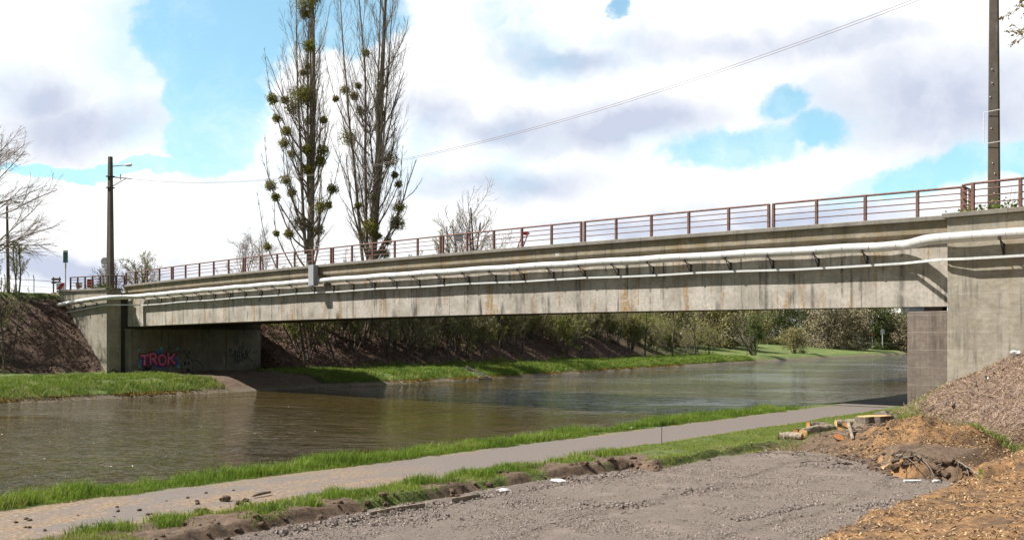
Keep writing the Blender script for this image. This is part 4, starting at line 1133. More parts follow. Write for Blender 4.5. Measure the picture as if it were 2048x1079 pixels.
def plant_trees():
    # left: big bare tree leaning into the frame, and its unseen neighbours that shade the slope
    b = at_depth(-60, 600, 84); b[2] = 7.0
    global FINE
    FINE = True
    bare_tree('bare_tree', 'large bare tree with drooping twigs reaching in at the left edge of the picture', b, 17.0, 5, .85, .26, .66, 'twig', (.02, .02, 0), trop=.0, n1=44)
    FINE = False
    for i, (s, w, h, sd) in enumerate(((-19, -9, 14, 51), (-26, -13, 15, 52), (-17.5, -15, 12, 53))):
        bare_tree('bare_tree', 'bare tree on the left embankment casting dappled shade over the slope', (s, w, ground_z((s, w))), h, sd, .9, .22, .5, 'twig', group='bare trees on the left embankment', trop=.03, n1=20, leafmat='spring', leafn=1)
    # saplings at the foot of the left slope
    for (x, Z, h, sd, lab) in ((4, 67.5, 9.5, 61, 'thin greenish sapling at the left edge, rising from the brown slope'), (20, 68.2, 7.2, 62, 'shorter spindly sapling just right of the leftmost one on the slope'), (30, 76, 5.0, 63, 'leaning spindly bush on the crest by the wire fence')):
        p = at_depth(x, 685, Z); p[2] = ground_z(p)
        bare_tree('sapling', lab, p, h, sd, .95, .075, .34, 'twiggreen', (.06 if sd == 63 else 0, 0, 0), 'saplings on the left slope', n1=10, trop=.08, stems=2 if sd != 63 else 3)
    # bushes beyond the left abutment
    def put(name, lab, x, Z, ztop, seed, mat, grp=None, **k):
        p = at_depth(x, 685, Z); p[2] = ground_z(p); return bare_tree(name, lab, p, ztop-p[2], seed, k.pop('trunk_h', .62), k.pop('tr', .16), k.pop('spread', .62), mat, group=grp, **k)
    put('budding_bush', 'rounded green-budding bush right of the left lamp pole', 291, 103, 13.6, 71, 'twiggreen', stems=4, leafmat='spring', leafn=1, n1=8, lsize=.10, spread=.8)
    put('bare_bush', 'low bare bush directly behind the left lamp pole', 225, 108, 13.6, 72, 'twig', stems=4, n1=9, spread=.8)
    put('bare_bush', 'wide bare bush seen through the railing left of the left poplar', 478, 108, 17.0, 73, 'twig', stems=4, n1=6, spread=.62, trunk_h=.8, tr=.09)
    put('bare_bush', 'tangle of bare branches close against the left poplar', 530, 112, 17.5, 74, 'twig', stems=3, n1=6, trunk_h=.8, tr=.09)
    put('bare_bush', 'bare bush filling the gap between the two poplars behind the railing', 690, 116, 15.0, 75, 'twig', stems=3, n1=6, tr=.08)
    put('bare_bush', 'low bare bush just right of the right poplar behind the railing', 835, 118, 14.0, 76, 'twig', stems=4, n1=6, tr=.08)
    put('bare_tree', 'fan-shaped bare tree rising above the middle of the bridge', 935, 108, 22.0, 77, 'twig', stems=5, n1=12, trunk_h=.80, tr=.22, spread=.42, trop=.09)
    put('budding_tree', 'smaller greenish budding tree right beside the fan-shaped bare tree', 1000, 112, 16.8, 78, 'twiggreen', stems=4, n1=10, trunk_h=.7, leafmat='brownleaf', leafn=1, lsize=.12)
    # thicket on the far embankment: prototypes, then copies
    rng = rs(90); protos = []
    for i in range(6):
        protos.append(bare_tree('thicket_shrub', 'many-stemmed mossy shrub in the dim thicket on the far embankment', (0, 0, 0), [7, 8, 6, 9, 7.5, 5.5][i], 100+i, .75, .085, .5, ['twiggreen', 'twig', 'twiggreen', 'twiggreen', 'twig', 'twiggreen'][i],
                      group='thicket shrubs on the far embankment', stems=[5, 4, 6, 3, 5, 7][i], n1=8, trop=.07, leafmat=['spring', 'bushleaf', 'spring', 'bushleaf', 'spring', 'bushleaf'][i], leafn=[2, 1, 2, 1, 1, 2][i], lsize=.15, cat='shrub'))
    first = set()
    k = 0
    for w in np.arange(15, 118, 1.25):
        for rep in range(2):
            d = rng.uniform(10.8, 20.5) if w < 95 else rng.uniform(9.5, 24)
            if w < 40: d = rng.uniform(10.5, 14.2)
            if w < 24 and rep: continue
            if w > 40 and rep and rng.rand() < .4: continue
            w2 = w+rng.uniform(-.6, .6); s = float(shore(w2))-d
            z = ground_z((s, w2))-.1; sc = rng.uniform(.6, 1.05)*(1 if w < 80 else .9)
            pr = protos[k % 6] if w > 40 or k < 6 else protos[(1, 3, 4)[k % 3]]; k += 1
            if pr.name not in first:
                first.add(pr.name); pr.location = (s, w2, z); pr.rotation_euler = (0, 0, rng.rand()*6.28)
            else: copy_tree(pr, (s, w2, z), rng.rand()*6.28, sc)
    # taller trunks standing in the thicket
    tp = [bare_tree('thicket_tree', 'slim upright tree standing in the thicket on the far embankment', (0, 0, 0), h, 200+h, .9, .15, .33, 'twiggreen', group='slim trees in the far thicket', n1=12, trop=.1, leafmat='spring', leafn=1) for h in (10, 12)]
    for i, (x, Z, zt) in enumerate(((872, 112, 0), (905, 118, 0), (952, 112, 0), (1018, 120, 0), (1046, 114, 0), (1100, 128, 0), (1140, 134, 0), (1215, 140, 0), (1290, 146, 0), (1345, 150, 0), (1390, 158, 0))):
        p = at_depth(x, 685, Z); z = ground_z(p)-.1
        if i < 2: tp[i].location = (p[0], p[1], z)
        else: copy_tree(tp[i % 2], (p[0], p[1], z), i*1.7, .8+.04*(i % 5))
plant_trees()

def leafy(name, label, x, ybase, Z, h, wd, seed, leafmat, n, cat='tree', group=None, clump=.8, lsize=.4, trunk=True, lift=.12, stems=3, zb=None):
    """broad tree or bush: limbs plus leaves gathered in many small clumps inside an uneven crown"""
    p = at_depth(x, ybase, Z); p[2] = (ground_z(p) if zb is None else zb); rng = rs(seed)
    t = thing(name, label, cat, tuple(p), group)
    spec = [dict(seg=5, wob=.07, trop=.03, taper=.4, n=9, t0=.2, ang=.7, ratio=.5, rr=.5), dict(seg=4, wob=.12, trop=.04, taper=.4, n=6, t0=.2, ang=.6, ratio=.5, rr=.6, rmin=.03), dict(seg=3, wob=.12, taper=.5, rmin=.025)]
    st = [(p+rng.randn(3)*[.25, .25, 0]-[0, 0, .4], (rng.randn()*.22, rng.randn()*.22, 1), h*(.75+.15*rng.rand()), h*.02) for _ in range(stems)]
    o = grow(rng, st, spec); mb_lines(MB(), o[0], 6).build('trunk', M['bark'], t, True)
    b = MB(); mb_lines(b, o[1], 4); mb_lines(b, o[2], 3); b.build('branches', M['twig'], t)
    m = max(30, int(n/55)); q = rng.randn(m, 3); q /= np.linalg.norm(q, axis=1)[:, None]; rad = .25+.75*rng.rand(m)**.5
    cz = lift*h+(1-lift)*h*.5
    prof = 1+.25*np.sin(q[:, 0]*5+seed)+.2*np.cos(q[:, 2]*6+seed)
    cc = q*rad[:, None]*prof[:, None]*[wd/2, wd/2, (1-lift)*h*.5]+[0, 0, cz]
    pts = np.repeat(cc, int(n/m), 0); r = rng.randn(len(pts), 3)*clump*(.5+.5*np.repeat(rng.rand(m), int(n/m)))[:, None]
    pts = pts+r*[1, 1, .8]; pts[:, 2] = np.where(pts[:, 2] < .1, .1+np.abs(pts[:, 2])*.4, pts[:, 2])
    leaves_mesh('crown', pts+p, lsize, rng, M[leafmat], t)
    return t
leafy('round_bush', 'single yellowish-green bush on the grass slope far under the bridge', 1588, 689, 205, 6.2, 5.6, 301, 'bushleaf', 5200, 'bush', None, .55, .26, stems=7, lift=.02)
leafy('ivy_tree', 'pair of slim ivy-clad trunks with dark foot, left of the yellowish bush', 1508, 690, 178, 9.5, 4.2, 302, 'darkleaf', 2600, 'tree', None, .6, .28, stems=4, lift=.0)
for i, (x, Z, h, wd, lm, lab) in enumerate(((1655, 262, 12.5, 15, 'greybush', 'broad grey-brown willow mass behind the yellowish bush'), (1700, 270, 10.0, 9, 'greybush', 'lower grey-brown willow at the right end of the brown mass'),
        (1735, 300, 15, 12, 'darkleaf', 'dark green tree right of the grey-brown willows'), (1760, 306, 14, 12, 'darkleaf', 'dark green tree straight behind the far round sign'), (1785, 312, 11, 9, 'bushleaf', 'olive bush below the far industrial building'),
        (1806, 300, 7.5, 12, 'greybush', 'brownish scrub at the foot of the far building'), (1610, 300, 14, 14, 'darkleaf', 'dark trees behind the single yellowish bush'), (1560, 290, 14, 14, 'darkleaf', 'dark trees between the ivy-clad trunks and the yellowish bush'),
        (1490, 250, 12, 13, 'bushleaf', 'olive trees behind the ivy-clad trunks'), (1440, 200, 10, 9, 'bushleaf', 'olive bush at the right end of the thicket'), (1400, 215, 11, 12, 'bushleaf', 'pale olive bush in the right part of the thicket'), (1530, 330, 14, 16, 'darkleaf', 'farthest dark tree left of the yellowish bush'),
        (1680, 340, 15, 16, 'darkleaf', 'dark wood behind the grey-brown willows'), (1330, 190, 10, 9, 'bushleaf', 'light olive bush near the middle of the right thicket'), (1260, 180, 10, 9, 'bushleaf', 'light olive bush left of middle in the right thicket'))):
    leafy('broad_tree', lab, x, 686, Z, h*1.3, wd*1.15, 310+i, lm, 11000, 'tree', 'trees and bushes far along the canal', 1.2, .45, stems=6, lift=-.25)

def overhanging_tree():
    """budding tree just out of frame at right; a limb reaches in front of the tall pole"""
    base = np.array([59.2, -4.2, 0.]); base[2] = ground_z(base)
    t = thing('budding_tree', 'budding tree whose young bronze leaves hang in at the top right corner', 'tree', tuple(base)); rng = rs(400)
    st = [(base-[0, 0, .3], (-.05, .0, 1), 15.5, .24)]
    spec = [dict(seg=8, wob=.04, trop=.03, taper=.3, n=13, t0=.42, ang=.95, ratio=.34, rr=.45, len=lambda q: 1-.5*q), dict(seg=6, wob=.10, trop=-.01, taper=.3, n=9, t0=.2, ang=.6, ratio=.5, rr=.55, rmin=.008),
            dict(seg=5, wob=.13, taper=.4, n=6, t0=.15, ang=.6, ratio=.5, rr=.6, rmin=.005), dict(seg=3, wob=.15, taper=.5, rmin=.004)]
    o = grow(rng, st, spec)
    limb = []
    for (x0, y0, x1, y1, Z) in ((2230, -150, 2075, 40, 27.5), (2230, -200, 1995, 25, 27.0), (2230, -60, 2045, 105, 27.8), (2230, -120, 2025, 70, 27.3), (2200, -230, 2010, -10, 27.4), (2210, -40, 2062, 80, 27.6)):
        a = at_depth(x0, y0, Z+1.2); e = at_depth(x1, y1, Z); limb.append((a, e-a, np.linalg.norm(e-a), .03))
    o2 = grow(rng, limb, [dict(seg=6, wob=.05, trop=.0, taper=.3, n=9, t0=.3, ang=.55, ratio=.22, rr=.55, rmin=.006), dict(seg=5, wob=.12, trop=.0, taper=.4, n=6, t0=.1, ang=.6, ratio=.5, rr=.6, rmin=.004), dict(seg=3, wob=.15, taper=.5, rmin=.003)])
    mb_lines(MB(), o[0], 8).build('trunk', M['bark'], t, True)
    b = MB(); mb_lines(b, o[1], 5); mb_lines(b, o[2]+o2[0], 4); mb_lines(b, o[3]+o2[1]+o2[2], 3); b.build('crown', M['twig'], t)
    leaves_mesh('foliage', np.concatenate([tips(o[3], rng, 1), tips(o2[1], rng, 6), tips(o2[2], rng, 4)]), .075, rng, M['brownleaf'], t, .5)
overhanging_tree()

# ------------------------------------------------------------------ ground cover: grass, stones, chips, twigs (nobody could count these)
def ground_mesh(name, pts, mat, V, F, rnd, kind='stuff'):
    o = link(name, mesh(name, V, F, mat, False, {'rnd': rnd})); return tag(o, kind=kind)
def blades(name, P, h, wd, rng, mat, lean=.45):
    n = len(P); a = rng.rand(n)*6.283; ca, sa = np.cos(a), np.sin(a)
    h = h*(.55+.9*rng.rand(n)); L = lean*h*(.3+rng.rand(n)); b = rng.rand(n)*6.283
    lx, ly = np.cos(b)*L, np.sin(b)*L; w = wd*(.7+.6*rng.rand(n))
    o = np.stack([ca*w, sa*w, 0*w], 1)
    mid = P+np.stack([lx*.35, ly*.35, h*.6], 1); top = P+np.stack([lx, ly, h], 1)
    V = np.stack([P-o, P+o, mid+o*.7, mid-o*.7, top], 1).reshape(-1, 3)
    i = np.arange(n)[:, None]*5
    r = np.repeat(np.clip(.62*rng.rand(n)+.5*(vnoise(P[:, 0]*1.3, P[:, 1]*1.3, 7))-.04, 0, 1), 5)
    o = link(name, mesh(name, V, [i+[0, 1, 2, 3], i+[3, 2, 4]], mat, False, {'rnd': r})); return tag(o, kind='stuff')
def near_z(s, w): return near_height(s, w)[0]

def build_cover():
    rng = rs(1000)
    # lush strip between path and canal
    n = 150000; w = -34+rng.rand(n)**1.0*33.4; s = 45.9+2.35*rng.rand(n)
    lim = 48.05+fbm(w*1.7, 0*w, 31)*.35+fbm(w*5, s*5, 50)*.3
    k = (s < lim) & ((w < -1.9) | (rng.rand(n) < .1)) & (vnoise(s*3, w*3, 51) > .27); s, w = s[k], w[k]
    tuft = vnoise(s*1.6, w*.8, 52)
    h = .035+.11*tuft**1.6+.07*(tuft > .72)
    P = np.stack([s, w, near_z(s, w)-.01], 1)
    blades('bank_grass', P, h*sst(lim[k]-s, -.05, .35)+.05, .006, rng, M['grass'])
    # tall tufts
    q = []
    for i in range(150):
        ww = rng.uniform(-33.5, -2.5); ss = rng.uniform(46.2, 47.8); m = rng.randint(60, 170)
        q.append(np.stack([ss+rng.randn(m)*.10, ww+rng.randn(m)*.12], 1))
    q = np.concatenate(q); blades('grass_tufts', np.stack([q[:, 0], q[:, 1], near_z(q[:, 0], q[:, 1])-.01], 1), .19*np.ones(len(q)), .006, rng, M['grass'], .6)
    # strip on the other side of the path
    n = 120000; s = 50.3+2.9*rng.rand(n); w = -33+32*rng.rand(n)
    lim = 52.3+.8*vnoise(s*1.5, w*1.5, 35)
    sd = poly_sd(np.stack([s, w], 1), GV)
    patch = np.where(w < -17.2, fbm(s*1.6, w*1.6, 36) > .05, (vnoise(s*2.4, w*2.4, 53) > .12))
    k = (s < lim+.6) & patch & (sd < -.05) & (s > 50.45+fbm(w*1.7, s*.1, 31)*.3) & (2.03+.449*(s-53)+.259*(w+1.5) < 1.35); s, w = s[k], w[k]
    P = np.stack([s, w, near_z(s, w)-.01], 1)
    blades('verge_grass', P, np.where(w < -17.2, .07, .04), .005, rng, M['grassdry'])
    q = []
    for i in range(46):
        ww = rng.uniform(-29, -17.5); ss = 50.55+rng.rand()*.8; m = rng.randint(60, 150); q.append(np.stack([ss+rng.randn(m)*.09, ww+rng.randn(m)*.10], 1))
    for (x, y, m) in ((1975, 876, 260), (2020, 880, 300), (1950, 872, 120), (1800, 830, 200), (1815, 824, 160), (1790, 835, 120)):
        c = at(x, y, 1.3); q.append(np.stack([c[0]+rng.randn(m)*.25, c[1]+rng.randn(m)*.25], 1))
    q = np.concatenate(q); sd = poly_sd(q, GV); q = q[sd < 0]
    blades('verge_tufts', np.stack([q[:, 0], q[:, 1], near_z(q[:, 0], q[:, 1])-.01], 1), .12*np.ones(len(q)), .006, rng, M['grass'], .6)
    # far bank grass
    n = 170000; w = -32+rng.rand(n)**1.3*150; d = .45+9.6*rng.rand(n)**1.0; s = shore(w)-d
    bald = ((w > .5) & (w < 9.5)) | ((w > -1.5) & (w < 11.4) & (d > 11))
    stw = at(985, 757, .05)[1]; bald |= np.abs(w-stw) < .9
    k = ~bald & ((vnoise(s*.9, w*.9, 55) > .36) | (d < 2.2) & (vnoise(s*.7, w*.7, 56) > .3)); s, w, d = s[k], w[k], d[k]
    z = H(s, w)+np.where(d > .5, fbm(s*1.1, w*1.1, 41)*.28*np.clip(d/3, 0, 1), 0)
    blades('far_bank_grass', np.stack([s, w, z-.03], 1), .13+.17*vnoise(s*.9, w*.9, 57)+.10*(d < 2.5), .022*np.clip((w+60)/70, .7, 2.2), rng, M['grassfar'], .8)
    # ochre moss on the stone edging of the far bank
    n = 26000; w = -26+rng.rand(n)*110; d = .12+.42*rng.rand(n); s = shore(w)-d
    k = (rng.rand(n) < sst(fbm(w*.35, d*2, 58), -.16, .14)) & ((w < -1) | (w > 13)); s, w = s[k], w[k]
    blades('edge_moss', np.stack([s, w, H(s, w)-.01], 1), .07*np.ones(len(s)), .03, rng, M['yellowmoss'], .9)
    # gravel stones
    n = 150000; lo = GV.min(0); hi = GV.max(0); s = lo[0]+rng.rand(n)*(hi[0]-lo[0]); w = np.maximum(lo[1], -31)+rng.rand(n)*(hi[1]-np.maximum(lo[1], -31))
    P = np.stack([s, w], 1); sd = poly_sd(P, GV); v = (P-[CS, CW]); Z = v@FW; X = v@RT
    dens = vnoise(s*.9+w*.5, w*2.2, 60)*.6+vnoise(s*3, w*3, 61)*.4
    k = (sd > .02) & (Z > 8) & (np.abs(X) < .6*Z+1) & (rng.rand(n) < sst(dens, .38, .60)*.93+.07); s, w = s[k], w[k]
    rocks('gravel_stones', np.stack([s, w, near_z(s, w)], 1), .005+.012*rng.rand(len(s))**2.5+.010*(rng.rand(len(s)) < .03), rng, M['stone'])
    q = []
    for (x0, y0, x1, y1, m, sp) in ((1475, 1039, 1640, 1003, 900, .05), (560, 1060, 1000, 985, 1200, .10), (1000, 985, 1265, 945, 700, .10), (1190, 950, 1280, 940, 260, .12), (1010, 1008, 1060, 1000, 160, .12), (1150, 1015, 1320, 1000, 240, .12), (700, 1050, 900, 1030, 240, .15), (1350, 985, 1500, 965, 240, .15), (1680, 1020, 1790, 1000, 300, .08), (1600, 930, 1730, 935, 260, .12)):
        a, e = at(x0, y0, .87), at(x1, y1, .87); t = rng.rand(m)[:, None]; q.append(a+(e-a)*t+rng.randn(m, 2)*sp)
    q = np.concatenate(q); q = q[poly_sd(q, GV) > 0]
    rocks('rubble_stones', np.stack([q[:, 0], q[:, 1], near_z(q[:, 0], q[:, 1])], 1), .010+.028*rng.rand(len(q))**2.2, rng, leafm('rubble_stone', (.075, .06, .05), (.27, .22, .19)))
    # wood chips: heap, chip bank, thin scatter
    n = 190000; s = 50.6+10.8*rng.rand(n); w = -30+28.5*rng.rand(n); P = np.stack([s, w], 1)
    z, sd, r, dm = near_height(s, w); v = P-[CS, CW]; Z = v@FW; X = v@RT
    emb = 2.03+.449*(s-53)+.259*(w+1.5)
    p = np.where((r > -.2), .5, 0); p = np.maximum(p, np.where(dm < 1.25, 1.0, 0)); p = np.maximum(p, np.where(emb > 1.15, .05, 0)); p = np.maximum(p, np.where((s > 52.6) & (w > -17), .35*sst(vnoise(s*1.5, w*1.5, 62), .3, .6), 0))
    k = (rng.rand(n) < p*sst(vnoise(s*2.1, w*2.1, 63), .1, .55)) & (sd < .05) & (Z > 7.5) & (np.abs(X) < .58*Z+.5)
    chips('wood_chips', np.stack([s, w, z], 1)[k], .026, .010, rng, M['chip'])
    # dry twigs and straw over the abutment slope
    n = 30000; s = 51+8*rng.rand(n); w = -14+12.6*rng.rand(n); emb = 2.03+.449*(s-53)+.259*(w+1.5)
    k = (emb > 1.0+.3*rng.rand(n)); s, w = s[k], w[k]
    chips('twig_litter', np.stack([s, w, near_z(s, w)], 1), .10, .007, rng, M['straw'])
    # dead leaves and broken twigs on the far slopes
    n = 110000; w = np.where(rng.rand(n) < .3, -34+33*rng.rand(n), 11.5+75*rng.rand(n)**1.3); d = 9+13*rng.rand(n); s = np.where(w < 0, -7-22*rng.rand(n), shore(w)-d)
    z = H(s, w); k = (z > 1.15) & (z < 7.1); s, w, z = s[k], w[k], z[k]; d = shore(w)-s
    z = z+fbm(s*1.1, w*1.1, 41)*.28*np.clip(d/3, 0, 1)
    chips('leaf_litter', np.stack([s, w, z+.02], 1), .10, .03, rng, M['litterdark'])

def rocks(name, P, r, rng, mat):
    n = len(P); base = np.array([[1, 0, 0], [-1, 0, 0], [0, 1, 0], [0, -1, 0], [0, 0, 1], [0, 0, -1.]])
    D = base[None]*(.65+.7*rng.rand(n, 6))[..., None]+rng.randn(n, 6, 3)*.18
    a = rng.rand(n)*6.28; c, s_ = np.cos(a)[:, None], np.sin(a)[:, None]
    x = D[..., 0]*c-D[..., 1]*s_; y = D[..., 0]*s_+D[..., 1]*c
    V = P[:, None]+np.stack([x, y, D[..., 2]*.75+.25], -1)*np.asarray(r)[:, None, None]
    T = np.array([[0, 2, 4], [2, 1, 4], [1, 3, 4], [3, 0, 4], [2, 0, 5], [1, 2, 5], [3, 1, 5], [0, 3, 5]])
    F = (np.arange(n)[:, None, None]*6+T[None]).reshape(-1, 3)
    o = link(name, mesh(name, V.reshape(-1, 3), F, mat, False, {'rnd': np.repeat(rng.rand(n), 6)})); return tag(o, kind='stuff')
def chips(name, P, L, W, rng, mat):
    n = len(P); a = rng.rand(n)*6.283; t = rng.randn(n)*.45
    u = np.stack([np.cos(a)*np.cos(t), np.sin(a)*np.cos(t), np.sin(t)], 1); v = np.cross(u, np.stack([rng.randn(n)*.5, rng.randn(n)*.5, np.ones(n)], 1)); v /= np.linalg.norm(v, axis=1)[:, None]
    nn = np.cross(u, v)
    l = (L*(.35+1.1*rng.rand(n)**1.5))[:, None]; w = (W*(.5+rng.rand(n)))[:, None]; h = w*.35
    c = P+[0, 0, 1]*(.5*W+np.abs(np.sin(t))*l[:, 0]*.35)[:, None]
    V = np.stack([c-u*l-v*w, c+u*l-v*w*.5, c+u*l+v*w*.6, c-u*l+v*w, c+nn*h], 1).reshape(-1, 3)
    i = np.arange(n)[:, None]*5; Q = [i+[0, 1, 4], i+[1, 2, 4], i+[2, 3, 4], i+[3, 0, 4]]
    o = link(name, mesh(name, V, [np.concatenate(Q)], mat, False, {'rnd': np.repeat(rng.rand(n)**1.4, 5)})); return tag(o, kind='stuff')
build_cover()

# ------------------------------------------------------------------ logs, stump, clods, litter and stakes
def zat(p): return float(near_z(np.array([p[0]]), np.array([p[1]]))[0])
def lumpy(name, c, r, rng, mat, parent=None, flat_=.7, sub=3, amp=.35, freq=2.2, stretch=(1, 1)):
    import bmesh
    bm = bmesh.new(); bmesh.ops.create_icosphere(bm, subdivisions=sub, radius=1)
    V = np.array([v.co[:] for v in bm.verts]); F = np.array([[v.index for v in f.verts] for f in bm.faces]); bm.free()
    o3 = rng.rand(3)*40
    k = 1+amp*2*(fbm(V[:, 0]*freq+o3[0]+V[:, 2], V[:, 1]*freq+o3[1]-V[:, 2]*1.7, 3, 4))
    V = V*k[:, None]*np.array([stretch[0], stretch[1], flat_])*r
    a = rng.rand()*6.28; V = np.stack([V[:, 0]*math.cos(a)-V[:, 1]*math.sin(a), V[:, 0]*math.sin(a)+V[:, 1]*math.cos(a), V[:, 2]], 1)
    return link(name, mesh(name, V+np.array(c)-off(parent), F, mat, False), parent)
def log(label, pts, rad, z0, mat, seed, forks=()):
    """felled log lying along photo points; bark body plus cut ends"""
    P = [np.append(at(x, y, z0), 0) for x, y in pts]
    P = curve(P, 14); rng = rs(seed)
    for q in P: q[2] = zat(q)
    P[:, 2] = np.convolve(np.pad(P[:, 2], 2, 'edge'), np.ones(5)/5, 'valid')+np.interp(np.linspace(0, 1, 14), np.linspace(0, 1, len(rad)), rad)*.75
    R = np.interp(np.linspace(0, 1, 14), np.linspace(0, 1, len(rad)), rad)*(1+.05*rng.randn(14))
    t = thing('felled_log', label, 'log', tuple(P[0]-[0, 0, R[0]]), 'felled logs by the stump')
    b = MB(); V, F = tube(P, R, 14); V = V+(fbm(V[:, 0]*9, V[:, 1]*9+V[:, 2]*7, seed)[:, None])*.05; b.add(V, F); b.build('bark_body', mat, t)
    for e, nb in ((0, 1), (-1, -2)):
        d = unit(P[e]-P[nb]); x = perp(d, rng); y = np.cross(d, x); a = np.linspace(0, 6.283, 17)[:-1]; rr = R[e]*(.93+.05*rng.randn(16))
        q = P[e]+d*.006; V = q+rr[:, None]*(np.cos(a)[:, None]*x+np.sin(a)[:, None]*y)
        b = MB(); b.add(np.concatenate([V, [q+d*.004]]), np.array([[i, (i+1) % 16, 16] for i in range(16)])); b.build('cut_end', M['redwood'] if seed % 2 else M['cutwood'], t)
    return t
log('pale crooked log lying farthest left, its brown cut end facing left', [(1557, 875), (1580, 876), (1604, 878)], [.10, .10, .075], 1.05, M['palebark'], 1)
log('long bowed pale log right of the crooked one, lying in front of the others', [(1606, 874), (1628, 864), (1650, 861), (1668, 859)], [.12, .13, .12, .10], 1.05, M['palebark'], 2)
log('short dark-ended log behind the bowed log, nearest the path', [(1617, 853), (1645, 853), (1668, 857)], [.12, .12, .08], 1.05, M['darkbark'], 3)
log('straight greyish log butting against the tree stump', [(1672, 852), (1695, 852), (1716, 852)], [.115, .12, .115], 1.05, M['palebark'], 4)
log('small dark log piece lying in the grass left of the log pile', [(1592, 863), (1606, 861)], [.075, .08], 1.05, M['darkbark'], 5)

def stump():
    c2 = at(1745, 853, 1.15); z = zat(c2); c = np.array([c2[0], c2[1], z]); rng = rs(21)
    t = thing('tree_stump', 'wide freshly sawn tree stump with pale top beside the chip heap', 'stump', tuple(c))
    n = 40; a = np.linspace(0, 2*math.pi, n+1)[:-1]
    r = .44*(1+.10*np.sin(a*3+1)+.08*np.sin(a*7)+.03*rng.randn(n))
    tilt = lambda x, y: .25+.06*x
    V = []; hs = [(-.1, 1.30), (.0, 1.16), (.07, 1.05), (.16, 1.0), (1, .97)]
    for h, k in hs:
        x, y = r*k*np.cos(a)*(1+.0*h), r*k*np.sin(a)
        zz = np.full(n, h) if h < 1 else tilt(x, y)
        V.append(np.stack([x, y, zz], 1))
    V = np.concatenate(V)+c; F = np.array([[j*n+i, j*n+(i+1) % n, (j+1)*n+(i+1) % n, (j+1)*n+i] for j in range(len(hs)-1) for i in range(n)])
    b = MB(); b.add(V, F); b.build('bark', M['darkbark'], t)
    top = V[-n:]; b = MB(); b.add(np.concatenate([top, [top.mean(0)+[0, 0, .01]]]), np.array([[i, (i+1) % n, n] for i in range(n)])); b.build('sawn_top', M['cutwood'], t)
    c2 = at(1772, 838, 1.15); o = lumpy('root_lump', (c2[0], c2[1], zat(c2)+.10), .30, rng, M['darkbark'], None, .75, 3, .5, 2.6, (1.2, .9)); tag(o, 'dark knobbly root lump lying behind the stump', 'root')
stump()
for i, (x, y, r, a, lab) in enumerate(((1693, 862, .09, .7, 'orange sawn wood slice leaning highest on the dark brush pile'), (1680, 870, .085, .2, 'orange wood slice lying left in the brush pile'), (1677, 880, .10, 1.0, 'upright orange oval slice lowest in the brush pile'),
                                  (1735, 854, .10, .1, 'flat orange slice right under the stump'))):
    c2 = at(x, y, 1.1); c = np.array([c2[0], c2[1], zat(c2)+.07]); rng = rs(30+i)
    n_ = unit(np.array([.35-FW[0]*.6*a, -FW[1]*a, .75])); x_ = perp(n_, rng); y_ = np.cross(n_, x_); an = np.linspace(0, 6.283, 19)[:-1]
    t = thing('wood_slice', lab, 'wood', tuple(c), 'sawn wood slices in the brush pile'); b = MB()
    ring = (np.cos(an)*r*1.25)[:, None]*x_+(np.sin(an)*r*.8)[:, None]*y_
    V = np.concatenate([c+ring-n_*.02, c+ring+n_*.02]); b.add(V, np.array([[j, (j+1) % 18, 18+(j+1) % 18, 18+j] for j in range(18)])); b.build('bark_rim', M['darkbark'], t)
    b = MB(); b.add(c+ring*.97+n_*.022, np.array([list(range(18))])); b.build('cut_face', M['redwood'], t)
def billet():
    c2 = at(1700, 873, 1.1); z = zat(c2); t = thing('split_billet', 'short split billet of pale wood propped up in the brush pile', 'wood', (c2[0], c2[1], z))
    a = np.append(at(1697, 868, 1.2), z+.22); e = np.append(at(1706, 882, 1.1), zat(at(1706, 882, 1.1))+.03)
    b = MB(); b.tube([a, (a+e)/2, e], [.04, .038, .036], 5); b.build('wood_body', M['palebark'], t)
billet()
# loose branches round the log pile
def branches_pile():
    rng = rs(44)
    for i in range(34):
        x, y = rng.uniform(1500, 1760), rng.uniform(872, 905)
        if y > 870+ (x-1500)*.16+14: y = 870+(x-1500)*.1+10
        c2 = at(x, y, 1.1); z = zat(c2); a = rng.rand()*6.28; L = rng.uniform(.3, .8); d = np.array([math.cos(a), math.sin(a), rng.uniform(-.1, .25)])
        c = np.array([c2[0], c2[1], z+.03]); P = np.array([c-d*L/2, c+[0, 0, .04]+rng.randn(3)*.03, c+d*L/2]); P = curve(P, 6)
        b = MB(); b.tube(P, np.linspace(.014, .005, 6), 5); o = b.build('loose_branch', M['twig'] if i % 3 else M['palebark'])
        tag(o, 'thin broken branch strewn among the log and brush pile', 'branch', 'broken branches strewn by the logs')
    for i in range(60):
        x, y = rng.uniform(1640, 1780), rng.uniform(862, 900)
        c2 = at(x, y, 1.15); c = np.array([c2[0], c2[1], zat(c2)+.02]); o = lumpy('bark_lump', c, rng.uniform(.02, .055), rng, M['clod'] if i % 2 else M['darkbark'], None, .6, 2, .5, 2.5, (1.3, .8))
        tag(o, 'small dark lump of bark or soil in the brush pile', 'lump', 'dark lumps in the brush pile')
branches_pile()
